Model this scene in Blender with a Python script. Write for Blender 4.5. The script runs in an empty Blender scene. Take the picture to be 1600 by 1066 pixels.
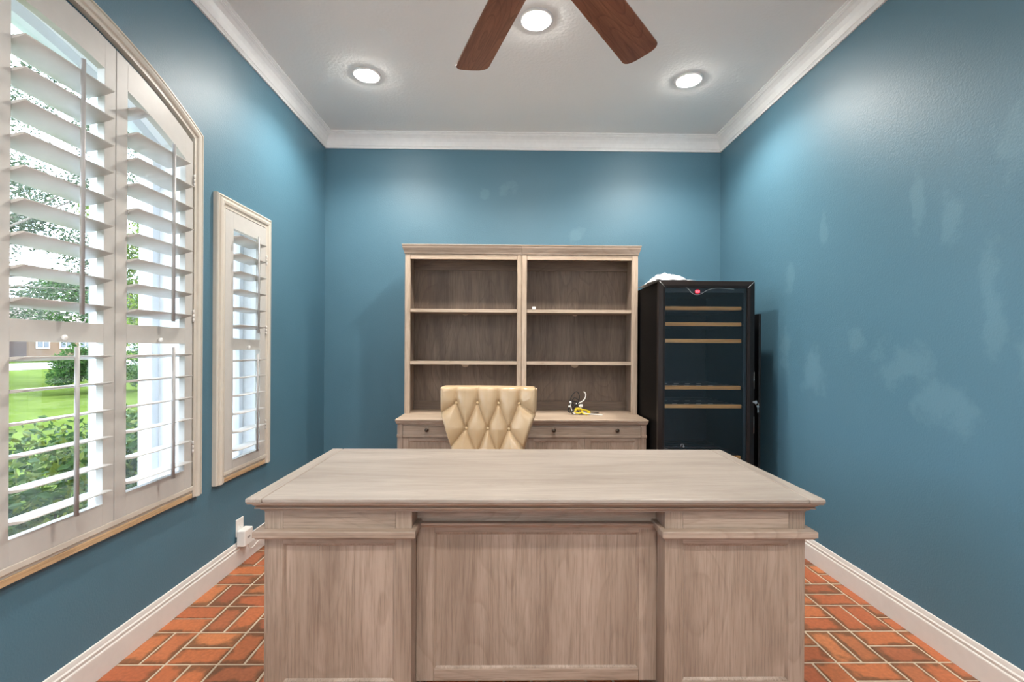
import bpy, bmesh, math, random
from math import sin, cos, pi, radians, sqrt, atan2, exp, hypot
from mathutils import Vector, Matrix

random.seed(7)
sc = bpy.context.scene
COL = sc.collection

# ------------------------------------------------------------------ camera
F_PX, CX_PX, CY_PX = 726.885, 801.536, 544.70
YAW, ROLL, CAM_H = 0.012906, -0.0056, 1.245
cam_data = bpy.data.cameras.new('camera')
cam_data.sensor_width = 36.0
cam_data.lens = 36.0 * F_PX / 1600.0
cam_data.shift_x = -(CX_PX - 800.0) / 1600.0
cam_data.shift_y = (CY_PX - 533.0) / 1600.0
cam_data.clip_start = 0.02
cam_data.clip_end = 400
cam = bpy.data.objects.new('camera', cam_data)
COL.objects.link(cam)
fx = Vector((cos(YAW), -sin(YAW), 0)); fy = Vector((sin(YAW), cos(YAW), 0)); fz = Vector((0, 0, 1))
right = fx * cos(ROLL) - fz * sin(ROLL)
up = fx * sin(ROLL) + fz * cos(ROLL)
back = -fy
m = Matrix.Identity(4)
for i in range(3):
    m[i][0], m[i][1], m[i][2] = right[i], up[i], back[i]
m[2][3] = CAM_H
cam.matrix_world = m
sc.camera = cam

# ------------------------------------------------------------------ sky, sun, exposure
SKY_STRENGTH = 5.7
SUN_STRENGTH = 3.4
CAN_POWER = 39.0
HALL_FILL = 12.0
world = bpy.data.worlds.new('sky')
world.use_nodes = True
sc.world = world
wn = world.node_tree
wn.nodes['Background'].inputs['Color'].default_value = (0.70, 0.84, 1.0, 1)
wn.nodes['Background'].inputs['Strength'].default_value = SKY_STRENGTH
sun_d = bpy.data.lights.new('sun', 'SUN')
sun_d.energy = SUN_STRENGTH
sun_d.angle = radians(4)
sun_d.color = (1.0, 0.94, 0.82)
sun = bpy.data.objects.new('sun', sun_d)
COL.objects.link(sun)
sun.location = (4, -3, 9)
sun.rotation_euler = Vector((-0.62, 0.25, -0.85)).to_track_quat('-Z', 'Y').to_euler()
sc.view_settings.view_transform = 'Standard'
sc.view_settings.look = 'None'
sc.view_settings.gamma = 1.0
sc.view_settings.use_curve_mapping = False
sc.view_settings.exposure = 1.16

# ------------------------------------------------------------------ room constants
XL, XR, YB, YF, ZC = -1.532, 1.803, 3.922, -1.30, 3.040
WT = 0.225                     # thickness of the outer wall

# ------------------------------------------------------------------ node helpers
def new_mat(name, color=(0.5, 0.5, 0.5), rough=0.5, metal=0.0, spec=0.5):
    mt = bpy.data.materials.new(name)
    mt.use_nodes = True
    b = mt.node_tree.nodes['Principled BSDF']
    b.inputs['Base Color'].default_value = (*color, 1)
    b.inputs['Roughness'].default_value = rough
    b.inputs['Metallic'].default_value = metal
    b.inputs['Specular IOR Level'].default_value = spec
    return mt

def N(mt, typ, **kw):
    n = mt.node_tree.nodes.new(typ)
    for k, v in kw.items():
        if k.startswith('in_'):
            key = k[3:]
            key = int(key) if key.isdigit() else key.replace('_', ' ')
            n.inputs[key].default_value = v
        else:
            setattr(n, k, v)
    return n

def LK(mt, a, b):
    mt.node_tree.links.new(a, b)

def BSDF(mt):
    return mt.node_tree.nodes['Principled BSDF']

def ramp(mt, fac, stops, interp='LINEAR'):
    r = N(mt, 'ShaderNodeValToRGB')
    r.color_ramp.interpolation = interp
    e = r.color_ramp.elements
    while len(e) < len(stops):
        e.new(0.5)
    for i, (p, c) in enumerate(stops):
        e[i].position = p
        e[i].color = (*c, 1) if len(c) == 3 else c
    LK(mt, fac, r.inputs[0])
    return r

def mix(mt, fac, a, b, blend='MIX'):
    n = N(mt, 'ShaderNodeMix', data_type='RGBA', blend_type=blend)
    for s, v in ((n.inputs[0], fac), (n.inputs[6], a), (n.inputs[7], b)):
        if isinstance(v, (int, float)):
            s.default_value = v
        elif isinstance(v, tuple):
            s.default_value = (*v, 1)
        else:
            LK(mt, v, s)
    return n.outputs[2]

def math_n(mt, op, a, b=0.0, clamp=False):
    n = N(mt, 'ShaderNodeMath', operation=op, use_clamp=clamp)
    for s, v in ((n.inputs[0], a), (n.inputs[1], b)):
        if isinstance(v, (int, float)):
            s.default_value = v
        else:
            LK(mt, v, s)
    return n.outputs[0]

def bump(mt, height, strength, dist=0.002):
    b = N(mt, 'ShaderNodeBump')
    b.inputs['Strength'].default_value = strength
    b.inputs['Distance'].default_value = dist
    LK(mt, height, b.inputs['Height'])
    LK(mt, b.outputs[0], BSDF(mt).inputs['Normal'])

# ------------------------------------------------------------------ materials
def wall_paint():
    mt = new_mat('teal_wall_paint', (0.06, 0.16, 0.22), 0.48)
    tc = N(mt, 'ShaderNodeTexCoord')
    big = N(mt, 'ShaderNodeTexNoise', in_Scale=1.3, in_Detail=4.0)
    LK(mt, tc.outputs['Object'], big.inputs['Vector'])
    c = ramp(mt, big.outputs[0], [(0.3, (0.074, 0.174, 0.238)), (0.7, (0.084, 0.190, 0.258))]).outputs[0]
    # touched-up patches of paler paint: (x, y, z, ry, rz) in room coordinates, on the right and back walls
    spots = [(XR, 2.02, 1.90, .035, .13), (XR, 2.63, 1.93, .035, .085), (XR, 2.95, 1.70, .05, .10), (XR, 1.70, 1.33, .045, .13),
             (XR, 1.88, 1.78, .05, .10), (XR, 1.62, 2.02, .10, .12), (XR, 1.50, 1.86, .07, .09), (XR, 1.40, 2.08, .05, .14),
             (XR, 1.72, 1.58, .04, .12), (XR, 2.38, 1.30, .05, .09), (XR, 2.10, 1.18, .15, .10), (XR, 1.52, 1.62, .03, .12),
             (XR, 2.7, 1.12, .10, .12), (XR, 1.9, 1.02, .16, .10), (XR, 3.0, 1.25, .06, .16), (XR, 1.55, 1.25, .07, .12),
             (0.0, YB, 2.60, .07, .07), (0.57, YB, 2.20, .06, .07), (-0.20, YB, 2.55, .05, .04)]
    nz = N(mt, 'ShaderNodeTexNoise', in_Scale=9.0, in_Detail=5.0, in_Roughness=0.6)
    LK(mt, tc.outputs['Object'], nz.inputs['Vector'])
    total = None
    for (sx, sy, sz, ry, rz) in spots:
        mp = N(mt, 'ShaderNodeMapping', vector_type='POINT')
        s = 1.0 / ry
        mp.inputs['Scale'].default_value = (s, s, 1.0 / rz)
        mp.inputs['Location'].default_value = (-sx * s, -sy * s, -sz / rz)
        LK(mt, tc.outputs['Object'], mp.inputs[0])
        ln = N(mt, 'ShaderNodeVectorMath', operation='LENGTH')
        LK(mt, mp.outputs[0], ln.inputs[0])
        d = math_n(mt, 'ADD', ln.outputs['Value'], math_n(mt, 'MULTIPLY', math_n(mt, 'SUBTRACT', nz.outputs[0], 0.5), 3.4))
        v = math_n(mt, 'MULTIPLY', math_n(mt, 'SUBTRACT', 1.15, d, True), 1.6, True)
        total = v if total is None else math_n(mt, 'MAXIMUM', total, v)
    c = mix(mt, math_n(mt, 'MULTIPLY', total, 0.30), c, (0.16, 0.30, 0.37))
    LK(mt, c, BSDF(mt).inputs['Base Color'])
    op = N(mt, 'ShaderNodeTexNoise', in_Scale=130.0, in_Detail=3.0)
    LK(mt, tc.outputs['Object'], op.inputs['Vector'])
    bump(mt, op.outputs[0], 0.28, 0.004)
    return mt

def ceiling_paint():
    mt = new_mat('white_ceiling_texture', (0.88, 0.885, 0.875), 0.85)
    tc = N(mt, 'ShaderNodeTexCoord')
    op = N(mt, 'ShaderNodeTexNoise', in_Scale=55.0, in_Detail=4.0)
    LK(mt, tc.outputs['Object'], op.inputs['Vector'])
    bump(mt, op.outputs[0], 0.35, 0.006)
    return mt

def trim_paint(name='white_trim_paint', c=(0.70, 0.68, 0.65)):
    mt = new_mat(name, c, 0.38)
    tc = N(mt, 'ShaderNodeTexCoord')
    op = N(mt, 'ShaderNodeTexNoise', in_Scale=30.0, in_Detail=2.0)
    LK(mt, tc.outputs['Object'], op.inputs['Vector'])
    r = ramp(mt, op.outputs[0], [(0.3, tuple(v * .96 for v in c)), (0.7, c)])
    LK(mt, r.outputs[0], BSDF(mt).inputs['Base Color'])
    return mt

def wood(name, axis, light, mid, dark, rough=0.5, figure=1.0, fine=1.0, ring=(1.0, 3.6, 17.0)):
    """open-grained wood whose grain runs along axis 'x', 'y' or 'z'"""
    mt = new_mat(name, mid, rough)
    tc = N(mt, 'ShaderNodeTexCoord')
    oi = N(mt, 'ShaderNodeObjectInfo')
    off = N(mt, 'ShaderNodeVectorMath', operation='SCALE')
    off.inputs[0].default_value = (7.3, 5.1, 9.7)
    LK(mt, oi.outputs['Random'], off.inputs['Scale'])
    ad = N(mt, 'ShaderNodeVectorMath', operation='ADD')
    LK(mt, tc.outputs['Object'], ad.inputs[0]); LK(mt, off.outputs[0], ad.inputs[1])
    def mapped(along, across):
        mp = N(mt, 'ShaderNodeMapping')
        s = [across] * 3
        s['xyz'.index(axis)] = along
        mp.inputs['Scale'].default_value = s
        LK(mt, ad.outputs[0], mp.inputs[0])
        return mp.outputs[0]
    broad = N(mt, 'ShaderNodeTexNoise', in_Scale=1.0, in_Detail=5.0, in_Roughness=0.6, in_Distortion=0.6)
    LK(mt, mapped(1.1, 8.0), broad.inputs['Vector'])
    ringn = N(mt, 'ShaderNodeTexNoise', in_Scale=1.0, in_Detail=1.5, in_Roughness=0.4)
    LK(mt, mapped(ring[0], ring[1]), ringn.inputs['Vector'])
    rings = math_n(mt, 'FRACT', math_n(mt, 'MULTIPLY', ringn.outputs[0], ring[2]))
    rr = ramp(mt, rings, [(0.0, (0.0, 0, 0)), (0.75, (0.25, .25, .25)), (0.93, (1, 1, 1)), (1.0, (0, 0, 0))]).outputs[0]
    fib = N(mt, 'ShaderNodeTexNoise', in_Scale=1.0, in_Detail=3.0, in_Roughness=0.7)
    LK(mt, mapped(6.0, 190.0), fib.inputs['Vector'])
    c = ramp(mt, broad.outputs[0], [(0.28, dark), (0.5, mid), (0.72, light)]).outputs[0]
    c = mix(mt, math_n(mt, 'MULTIPLY', rr, 0.38 * figure), c, dark)
    f2 = ramp(mt, fib.outputs[0], [(0.32, (0.60, 0.58, 0.56)), (0.54, (1.03, 1.03, 1.03))]).outputs[0]
    c = mix(mt, 0.75 * fine, c, f2, 'MULTIPLY')
    LK(mt, c, BSDF(mt).inputs['Base Color'])
    bump(mt, fib.outputs[0], 0.22, 0.0008)
    return mt

OAK_L, OAK_M, OAK_D = (0.47, 0.365, 0.292), (0.37, 0.282, 0.218), (0.25, 0.182, 0.136)
M = {}
M['wall'] = wall_paint()
M['ceiling'] = ceiling_paint()
M['trim'] = trim_paint()
M['crown'] = trim_paint('white_crown_paint', (0.88, 0.88, 0.88))
M['shutter'] = trim_paint('white_shutter_paint', (0.57, 0.55, 0.515))
M['casing'] = trim_paint('cream_casing_paint', (0.64, 0.59, 0.51))
M['reveal'] = trim_paint('white_reveal_plaster', (0.93, 0.93, 0.93))
M['oak_x'] = wood('weathered_oak_lengthwise', 'x', OAK_L, OAK_M, OAK_D)
M['oak_z'] = wood('weathered_oak_upright', 'z', OAK_L, OAK_M, OAK_D)
M['oak_y'] = wood('weathered_oak_crosswise', 'y', OAK_L, OAK_M, OAK_D)
TL, TM, TD = (0.41, 0.357, 0.312), (0.345, 0.296, 0.252), (0.26, 0.216, 0.179)
M['top_x'] = wood('pale_oak_top', 'x', TL, TM, TD, 0.42, 0.45, 0.6)
M['top_y'] = wood('pale_oak_top_end', 'y', TL, TM, TD, 0.42, 0.45, 0.6)
PL, PM, PD = (0.60, 0.475, 0.365), (0.52, 0.405, 0.305), (0.40, 0.300, 0.215)
M['pale_x'] = wood('pale_oak_lengthwise', 'x', PL, PM, PD, 0.5, .7)
M['pale_z'] = wood('pale_oak_upright', 'z', PL, PM, PD, 0.5, .7)
M['dark_z'] = wood('grey_oak_back_panel', 'z', (0.27, 0.200, 0.150), (0.21, 0.150, 0.110), (0.13, 0.092, 0.067), 0.55, 1.3)
M['dark_x'] = wood('grey_oak_back_rail', 'x', (0.27, 0.200, 0.150), (0.21, 0.150, 0.110), (0.13, 0.092, 0.067), 0.55, 1.0)
M['fan'] = wood('cherry_fan_blade', 'x', (0.36, 0.175, 0.105), (0.28, 0.125, 0.075), (0.15, 0.062, 0.038), 0.32, 1.6, 1.0, (1.3, 7.0, 22.0))
M['raw'] = wood('raw_pine_strip', 'y', (0.66, 0.50, 0.33), (0.58, 0.40, 0.23), (0.44, 0.28, 0.15), 0.6)
M['shelf_wood'] = wood('beech_shelf_front', 'x', (0.74, 0.42, 0.15), (0.64, 0.34, 0.11), (0.52, 0.26, 0.08), 0.45, 0.4)
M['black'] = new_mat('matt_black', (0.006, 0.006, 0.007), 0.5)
M['cabinet_black'] = new_mat('black_cabinet_steel', (0.004, 0.0035, 0.0035), 0.6, 0.0, 0.10)
M['door_frame'] = new_mat('dark_brown_anodised_frame', (0.022, 0.015, 0.013), 0.36, 0.4)
M['inside'] = new_mat('black_liner', (0.010, 0.016, 0.022), 0.5)
M['silver'] = new_mat('brushed_silver', (0.62, 0.62, 0.62), 0.3, 1.0)
M['bronze'] = new_mat('aged_bronze', (0.09, 0.07, 0.055), 0.33, 0.9)
M['white_plastic'] = new_mat('white_plastic', (0.82, 0.81, 0.78), 0.35)
M['paper'] = new_mat('white_paper', (0.86, 0.86, 0.88), 0.75)
M['grommet'] = new_mat('pale_grommet', (0.62, 0.50, 0.37), 0.5)
M['rod'] = new_mat('grey_tilt_rod_paint', (0.36, 0.35, 0.34), 0.35)
M['yellow'] = new_mat('yellow_cable_jacket', (0.75, 0.58, 0.02), 0.4)
M['white_cable'] = new_mat('white_cable_jacket', (0.8, 0.78, 0.74), 0.4)
M['black_cable'] = new_mat('black_cable_jacket', (0.012, 0.012, 0.012), 0.4)
M['vinyl'] = new_mat('white_window_vinyl', (0.80, 0.83, 0.88), 0.35)

def stucco():
    mt = new_mat('white_stucco', (0.80, 0.80, 0.82), 0.9)
    tc = N(mt, 'ShaderNodeTexCoord')
    v = N(mt, 'ShaderNodeTexNoise', in_Scale=60.0, in_Detail=4.0)
    LK(mt, tc.outputs['Object'], v.inputs['Vector'])
    bump(mt, v.outputs[0], 0.9, 0.015)
    return mt
M['stucco'] = stucco()

def leather():
    mt = new_mat('butter_leather', (0.66, 0.43, 0.235), 0.22)
    tc = N(mt, 'ShaderNodeTexCoord')
    n1 = N(mt, 'ShaderNodeTexNoise', in_Scale=7.0, in_Detail=4.0)
    LK(mt, tc.outputs['Object'], n1.inputs['Vector'])
    r = ramp(mt, n1.outputs[0], [(0.3, (0.48, 0.335, 0.190)), (0.7, (0.56, 0.41, 0.255))])
    LK(mt, r.outputs[0], BSDF(mt).inputs['Base Color'])
    n2 = N(mt, 'ShaderNodeTexNoise', in_Scale=240.0, in_Detail=2.0)
    LK(mt, tc.outputs['Object'], n2.inputs['Vector'])
    bump(mt, n2.outputs[0], 0.12, 0.001)
    return mt
M['leather'] = leather()
M['button'] = new_mat('pale_button_leather', (0.74, 0.56, 0.34), 0.25)

def brick_mat(name, single=True):
    mt = new_mat(name, (0.4, 0.14, 0.06), 0.55)
    tc = N(mt, 'ShaderNodeTexCoord')
    oi = N(mt, 'ShaderNodeObjectInfo')
    if single:
        rnd = oi.outputs['Random']
    else:
        at = N(mt, 'ShaderNodeAttribute', attribute_name='tone')
        rnd = at.outputs['Fac']
    geo = N(mt, 'ShaderNodeNewGeometry')
    base = ramp(mt, rnd, [(0.0, (0.50, 0.155, 0.055)), (0.3, (0.42, 0.115, 0.045)), (0.55, (0.54, 0.190, 0.070)),
                          (0.8, (0.32, 0.090, 0.042)), (1.0, (0.47, 0.165, 0.062))]).outputs[0]
    nz = N(mt, 'ShaderNodeTexNoise', in_Scale=9.0, in_Detail=4.0, in_Roughness=0.65)
    LK(mt, geo.outputs['Position'], nz.inputs['Vector'])
    if single:
        sp = N(mt, 'ShaderNodeSeparateXYZ')
        LK(mt, tc.outputs['Generated'], sp.inputs[0])
        dx = math_n(mt, 'SUBTRACT', 0.5, math_n(mt, 'ABSOLUTE', math_n(mt, 'SUBTRACT', sp.outputs[0], 0.5)))
        dy = math_n(mt, 'SUBTRACT', 0.5, math_n(mt, 'ABSOLUTE', math_n(mt, 'SUBTRACT', sp.outputs[1], 0.5)))
        d = math_n(mt, 'MINIMUM', dx, dy)
        e = math_n(mt, 'ADD', math_n(mt, 'MULTIPLY', d, 3.2), math_n(mt, 'MULTIPLY', math_n(mt, 'SUBTRACT', nz.outputs[0], 0.5), 2.6))
        e = math_n(mt, 'ADD', e, math_n(mt, 'MULTIPLY', math_n(mt, 'SUBTRACT', rnd, 0.5), -0.25))
        f = ramp(mt, e, [(0.12, (1, 1, 1)), (0.55, (0, 0, 0))]).outputs[0]
        c = mix(mt, math_n(mt, 'MULTIPLY', f, 0.75), base, (0.115, 0.060, 0.026))
    else:
        f = ramp(mt, nz.outputs[0], [(0.35, (1, 1, 1)), (0.5, (0, 0, 0))]).outputs[0]
        c = mix(mt, math_n(mt, 'MULTIPLY', f, 0.6), base, (0.115, 0.060, 0.026))
    n2 = N(mt, 'ShaderNodeTexNoise', in_Scale=70.0, in_Detail=3.0)
    LK(mt, geo.outputs['Position'], n2.inputs['Vector'])
    g = ramp(mt, n2.outputs[0], [(0.35, (0.86, 0.86, 0.86)), (0.65, (1.08, 1.08, 1.08))]).outputs[0]
    c = mix(mt, 1.0, c, g, 'MULTIPLY')
    LK(mt, c, BSDF(mt).inputs['Base Color'])
    bump(mt, n2.outputs[0], 0.25, 0.0015)
    return mt
M['brick'] = brick_mat('flashed_clay_brick')
M['brick_rest'] = brick_mat('flashed_clay_brick_rest', False)
M['grout'] = new_mat('pale_grout', (0.56, 0.46, 0.34), 0.85)

def glass_mat(name, tint, refl):
    mt = bpy.data.materials.new(name)
    mt.use_nodes = True
    nt = mt.node_tree
    nt.nodes.clear()
    out = nt.nodes.new('ShaderNodeOutputMaterial')
    tr = nt.nodes.new('ShaderNodeBsdfTransparent'); tr.inputs[0].default_value = (*tint, 1)
    gl = nt.nodes.new('ShaderNodeBsdfGlossy'); gl.inputs['Roughness'].default_value = 0.02
    gl.inputs['Color'].default_value = (1, 1, 1, 1)
    fr = nt.nodes.new('ShaderNodeFresnel'); fr.inputs[0].default_value = 1.45
    ml = nt.nodes.new('ShaderNodeMath'); ml.operation = 'MULTIPLY'; ml.inputs[1].default_value = refl
    mx = nt.nodes.new('ShaderNodeMixShader')
    nt.links.new(fr.outputs[0], ml.inputs[0]); nt.links.new(ml.outputs[0], mx.inputs[0])
    nt.links.new(tr.outputs[0], mx.inputs[1]); nt.links.new(gl.outputs[0], mx.inputs[2])
    nt.links.new(mx.outputs[0], out.inputs[0])
    return mt
M['glass'] = glass_mat('clear_window_glass', (0.97, 0.98, 0.98), 0.9)
M['cooler_glass'] = glass_mat('smoked_cooler_glass', (0.93, 0.95, 0.97), 0.8)

def emit_mat(name, c, s):
    mt = new_mat(name, c, 0.4)
    b = BSDF(mt)
    b.inputs['Emission Color'].default_value = (*c, 1)
    b.inputs['Emission Strength'].default_value = s
    return mt
M['lamp'] = emit_mat('lit_lamp_lens', (1.0, 0.95, 0.88), 105.0)
M['hall_fill'] = emit_mat('hall_fill_diffuser', (1.0, 0.97, 0.92), HALL_FILL)
M['red_led'] = emit_mat('red_led_digits', (1.0, 0.10, 0.14), 1.3)
M['red_window'] = emit_mat('red_led_window', (0.35, 0.001, 0.01), 0.22)

def leaf_mat(name, a, b, c, trans=0.35):
    mt = new_mat(name, a, 0.6, 0.0, 0.15)
    geo = N(mt, 'ShaderNodeNewGeometry')
    r = ramp(mt, geo.outputs['Random Per Island'], [(0.0, a), (0.5, b), (1.0, c)])
    LK(mt, r.outputs[0], BSDF(mt).inputs['Base Color'])
    nt = mt.node_tree
    tl = N(mt, 'ShaderNodeBsdfTranslucent')
    LK(mt, r.outputs[0], tl.inputs[0])
    mx = N(mt, 'ShaderNodeMixShader'); mx.inputs[0].default_value = trans
    LK(mt, BSDF(mt).outputs[0], mx.inputs[1]); LK(mt, tl.outputs[0], mx.inputs[2])
    LK(mt, mx.outputs[0], nt.nodes['Material Output'].inputs[0])
    return mt
M['hedge_leaf'] = leaf_mat('glossy_hedge_leaf', (0.0187, 0.0413, 0.0121), (0.0413, 0.0786, 0.0187), (0.1073, 0.1238, 0.0209))
M['oak_leaf'] = leaf_mat('grey_green_oak_leaf', (0.030, 0.047, 0.026), (0.058, 0.078, 0.046), (0.10, 0.118, 0.074))
M['bright_leaf'] = leaf_mat('bright_green_leaf', (0.0495, 0.0869, 0.0083), (0.0908, 0.1403, 0.0165), (0.1403, 0.1733, 0.0292))
M['dark_leaf'] = leaf_mat('dark_green_leaf', (0.0165, 0.0440, 0.0110), (0.0330, 0.0825, 0.0165), (0.0660, 0.1320, 0.0275))
M['bark'] = new_mat('grey_bark', (0.10, 0.085, 0.07), 0.9)

def lawn_mat():
    mt = new_mat('mown_lawn', (0.2, 0.4, 0.06), 1.0, 0.0, 0.0)
    geo = N(mt, 'ShaderNodeNewGeometry')
    n1 = N(mt, 'ShaderNodeTexNoise', in_Scale=1.2, in_Detail=8.0, in_Roughness=0.75)
    LK(mt, geo.outputs['Position'], n1.inputs['Vector'])
    r = ramp(mt, n1.outputs[0], [(0.3, (0.034, 0.052, 0.009)), (0.55, (0.056, 0.078, 0.017)), (0.75, (0.076, 0.095, 0.030))])
    LK(mt, r.outputs[0], BSDF(mt).inputs['Base Color'])
    bump(mt, n1.outputs[0], 0.6, 0.05)
    return mt
M['lawn'] = lawn_mat()

# ------------------------------------------------------------------ mesh building
class MB:
    def __init__(self):
        self.bm = bmesh.new()
    def box(self, x0, x1, y0, y1, z0, z1, mi=0):
        v = [self.bm.verts.new(p) for p in ((x0, y0, z0), (x1, y0, z0), (x1, y1, z0), (x0, y1, z0), (x0, y0, z1), (x1, y0, z1), (x1, y1, z1), (x0, y1, z1))]
        for f in ((0, 3, 2, 1), (4, 5, 6, 7), (0, 1, 5, 4), (1, 2, 6, 5), (2, 3, 7, 6), (3, 0, 4, 7)):
            fc = self.bm.faces.new([v[i] for i in f]); fc.material_index = mi
        return self
    def hexa(self, pts, mi=0):
        v = [self.bm.verts.new(p) for p in pts]
        for f in ((0, 3, 2, 1), (4, 5, 6, 7), (0, 1, 5, 4), (1, 2, 6, 5), (2, 3, 7, 6), (3, 0, 4, 7)):
            fc = self.bm.faces.new([v[i] for i in f]); fc.material_index = mi
        return self
    def face(self, pts, mi=0, smooth=False):
        f = self.bm.faces.new([self.bm.verts.new(p) for p in pts]); f.material_index = mi; f.smooth = smooth
        return self
    def loft(self, rings, closed=True, caps=True, smooth=False):
        """rings: lists of points, joined in order"""
        vs = [[self.bm.verts.new(p) for p in r] for r in rings]
        n = len(vs[0])
        for a, b in zip(vs, vs[1:]):
            for i in range(n if closed else n - 1):
                j = (i + 1) % n
                f = self.bm.faces.new((a[i], a[j], b[j], b[i])); f.smooth = smooth
        if caps:
            self.bm.faces.new(list(reversed(vs[0]))); self.bm.faces.new(vs[-1])
        return self
    def sweep(self, profile, path_pts, frames, closed_path=False):
        """profile [(a,b)], each path point with its two axes (A,B)"""
        rings = [[p + A * a + B * b for (a, b) in profile] for p, (A, B) in zip(path_pts, frames)]
        if closed_path:
            rings.append(rings[0])
        return self.loft(rings, True, not closed_path)
    def cyl(self, c, r0, r1, h, axis='z', n=24, smooth=True):
        c = Vector(c)
        ax = {'x': (Vector((0, 1, 0)), Vector((0, 0, 1)), Vector((1, 0, 0))), 'y': (Vector((0, 0, 1)), Vector((1, 0, 0)), Vector((0, 1, 0))),
              'z': (Vector((1, 0, 0)), Vector((0, 1, 0)), Vector((0, 0, 1)))}[axis]
        rings = []
        for r, t in ((r0, 0), (r1, h)):
            rings.append([c + ax[2] * t + ax[0] * (r * cos(2 * pi * i / n)) + ax[1] * (r * sin(2 * pi * i / n)) for i in range(n)])
        return self.loft(rings, True, True, smooth)
    def lathe(self, c, prof, axis='z', n=28):
        """prof [(r,t)] along axis"""
        c = Vector(c)
        ax = {'x': (Vector((0, 1, 0)), Vector((0, 0, 1)), Vector((1, 0, 0))), 'y': (Vector((0, 0, 1)), Vector((1, 0, 0)), Vector((0, 1, 0))),
              'z': (Vector((1, 0, 0)), Vector((0, 1, 0)), Vector((0, 0, 1)))}[axis]
        rings = [[c + ax[2] * t + ax[0] * (max(r, 1e-4) * cos(2 * pi * i / n)) + ax[1] * (max(r, 1e-4) * sin(2 * pi * i / n)) for i in range(n)] for r, t in prof]
        return self.loft(rings, True, True, True)
    def tube(self, pts, r, n=10, taper=None):
        pts = [Vector(p) for p in pts]
        rings = []
        prev = None
        for i, p in enumerate(pts):
            t = (pts[min(i + 1, len(pts) - 1)] - pts[max(i - 1, 0)]).normalized()
            a = prev if prev is not None else (Vector((0, 0, 1)) if abs(t.z) < 0.9 else Vector((1, 0, 0)))
            a = (a - t * a.dot(t)).normalized()
            prev = a
            b = t.cross(a)
            rr = r if taper is None else r * (1 + (taper - 1) * i / (len(pts) - 1))
            rings.append([p + a * (rr * cos(2 * pi * k / n)) + b * (rr * sin(2 * pi * k / n)) for k in range(n)])
        return self.loft(rings, True, True, True)
    def build(self, name, mats, parent=None, bevel=0.0, seg=2, loc=None, smooth=None, origin=None):
        """mesh verts are room coordinates; origin = where the object's own zero goes"""
        o0 = Vector(origin) if origin is not None else (Vector(parent['_org']) if parent is not None and '_org' in parent else Vector((0, 0, 0)))
        bmesh.ops.translate(self.bm, verts=self.bm.verts, vec=-o0)
        bmesh.ops.recalc_face_normals(self.bm, faces=self.bm.faces)
        if smooth is not None:
            for f in self.bm.faces:
                f.smooth = smooth
        me = bpy.data.meshes.new(name)
        self.bm.to_mesh(me); self.bm.free()
        o = bpy.data.objects.new(name, me)
        COL.objects.link(o)
        for mm in (mats if isinstance(mats, (list, tuple)) else [mats]):
            me.materials.append(M[mm] if isinstance(mm, str) else mm)
        if parent is not None:
            o.parent = parent
            po = Vector(parent['_org']) if '_org' in parent else Vector((0, 0, 0))
            o.location = o0 - po
        else:
            o.location = o0
        o['_org'] = list(o0)
        if bevel > 0:
            b = o.modifiers.new('bevel', 'BEVEL')
            b.width = bevel; b.segments = seg; b.limit_method = 'ANGLE'; b.angle_limit = radians(35)
        return o

def empty(name, loc, rz=0.0):
    o = bpy.data.objects.new(name, None)
    COL.objects.link(o)
    o.location = loc
    o.rotation_euler = (0, 0, rz)
    o.empty_display_size = 0.1
    o['_org'] = list(loc)
    return o

def tag(o, label=None, cat=None, group=None, kind=None):
    if label: o['label'] = label
    if cat: o['category'] = cat
    if group: o['group'] = group
    if kind: o['kind'] = kind
    return o

def B(name, mat, parent, x0, x1, y0, y1, z0, z1, bevel=0.0015):
    return MB().box(x0, x1, y0, y1, z0, z1).build(name, mat, parent, bevel)

# ================================================================== STRUCTURE
# ---- arch of the large window: concentric circles about (AY, AZ)
AY, AZ = 1.38, 0.557
R_OUT, R_CAS, R_PAN, R_OPEN, R_WALL = 1.973, 1.918, 1.878, 1.768, 1.862
def arc(R, y):
    return AZ + sqrt(max(R * R - (y - AY) ** 2, 0.0))

openings = [(0.52, 2.24, 0.520, lambda y: arc(R_WALL, y)), (2.50, 2.945, 0.520, lambda y: 1.985)]

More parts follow.
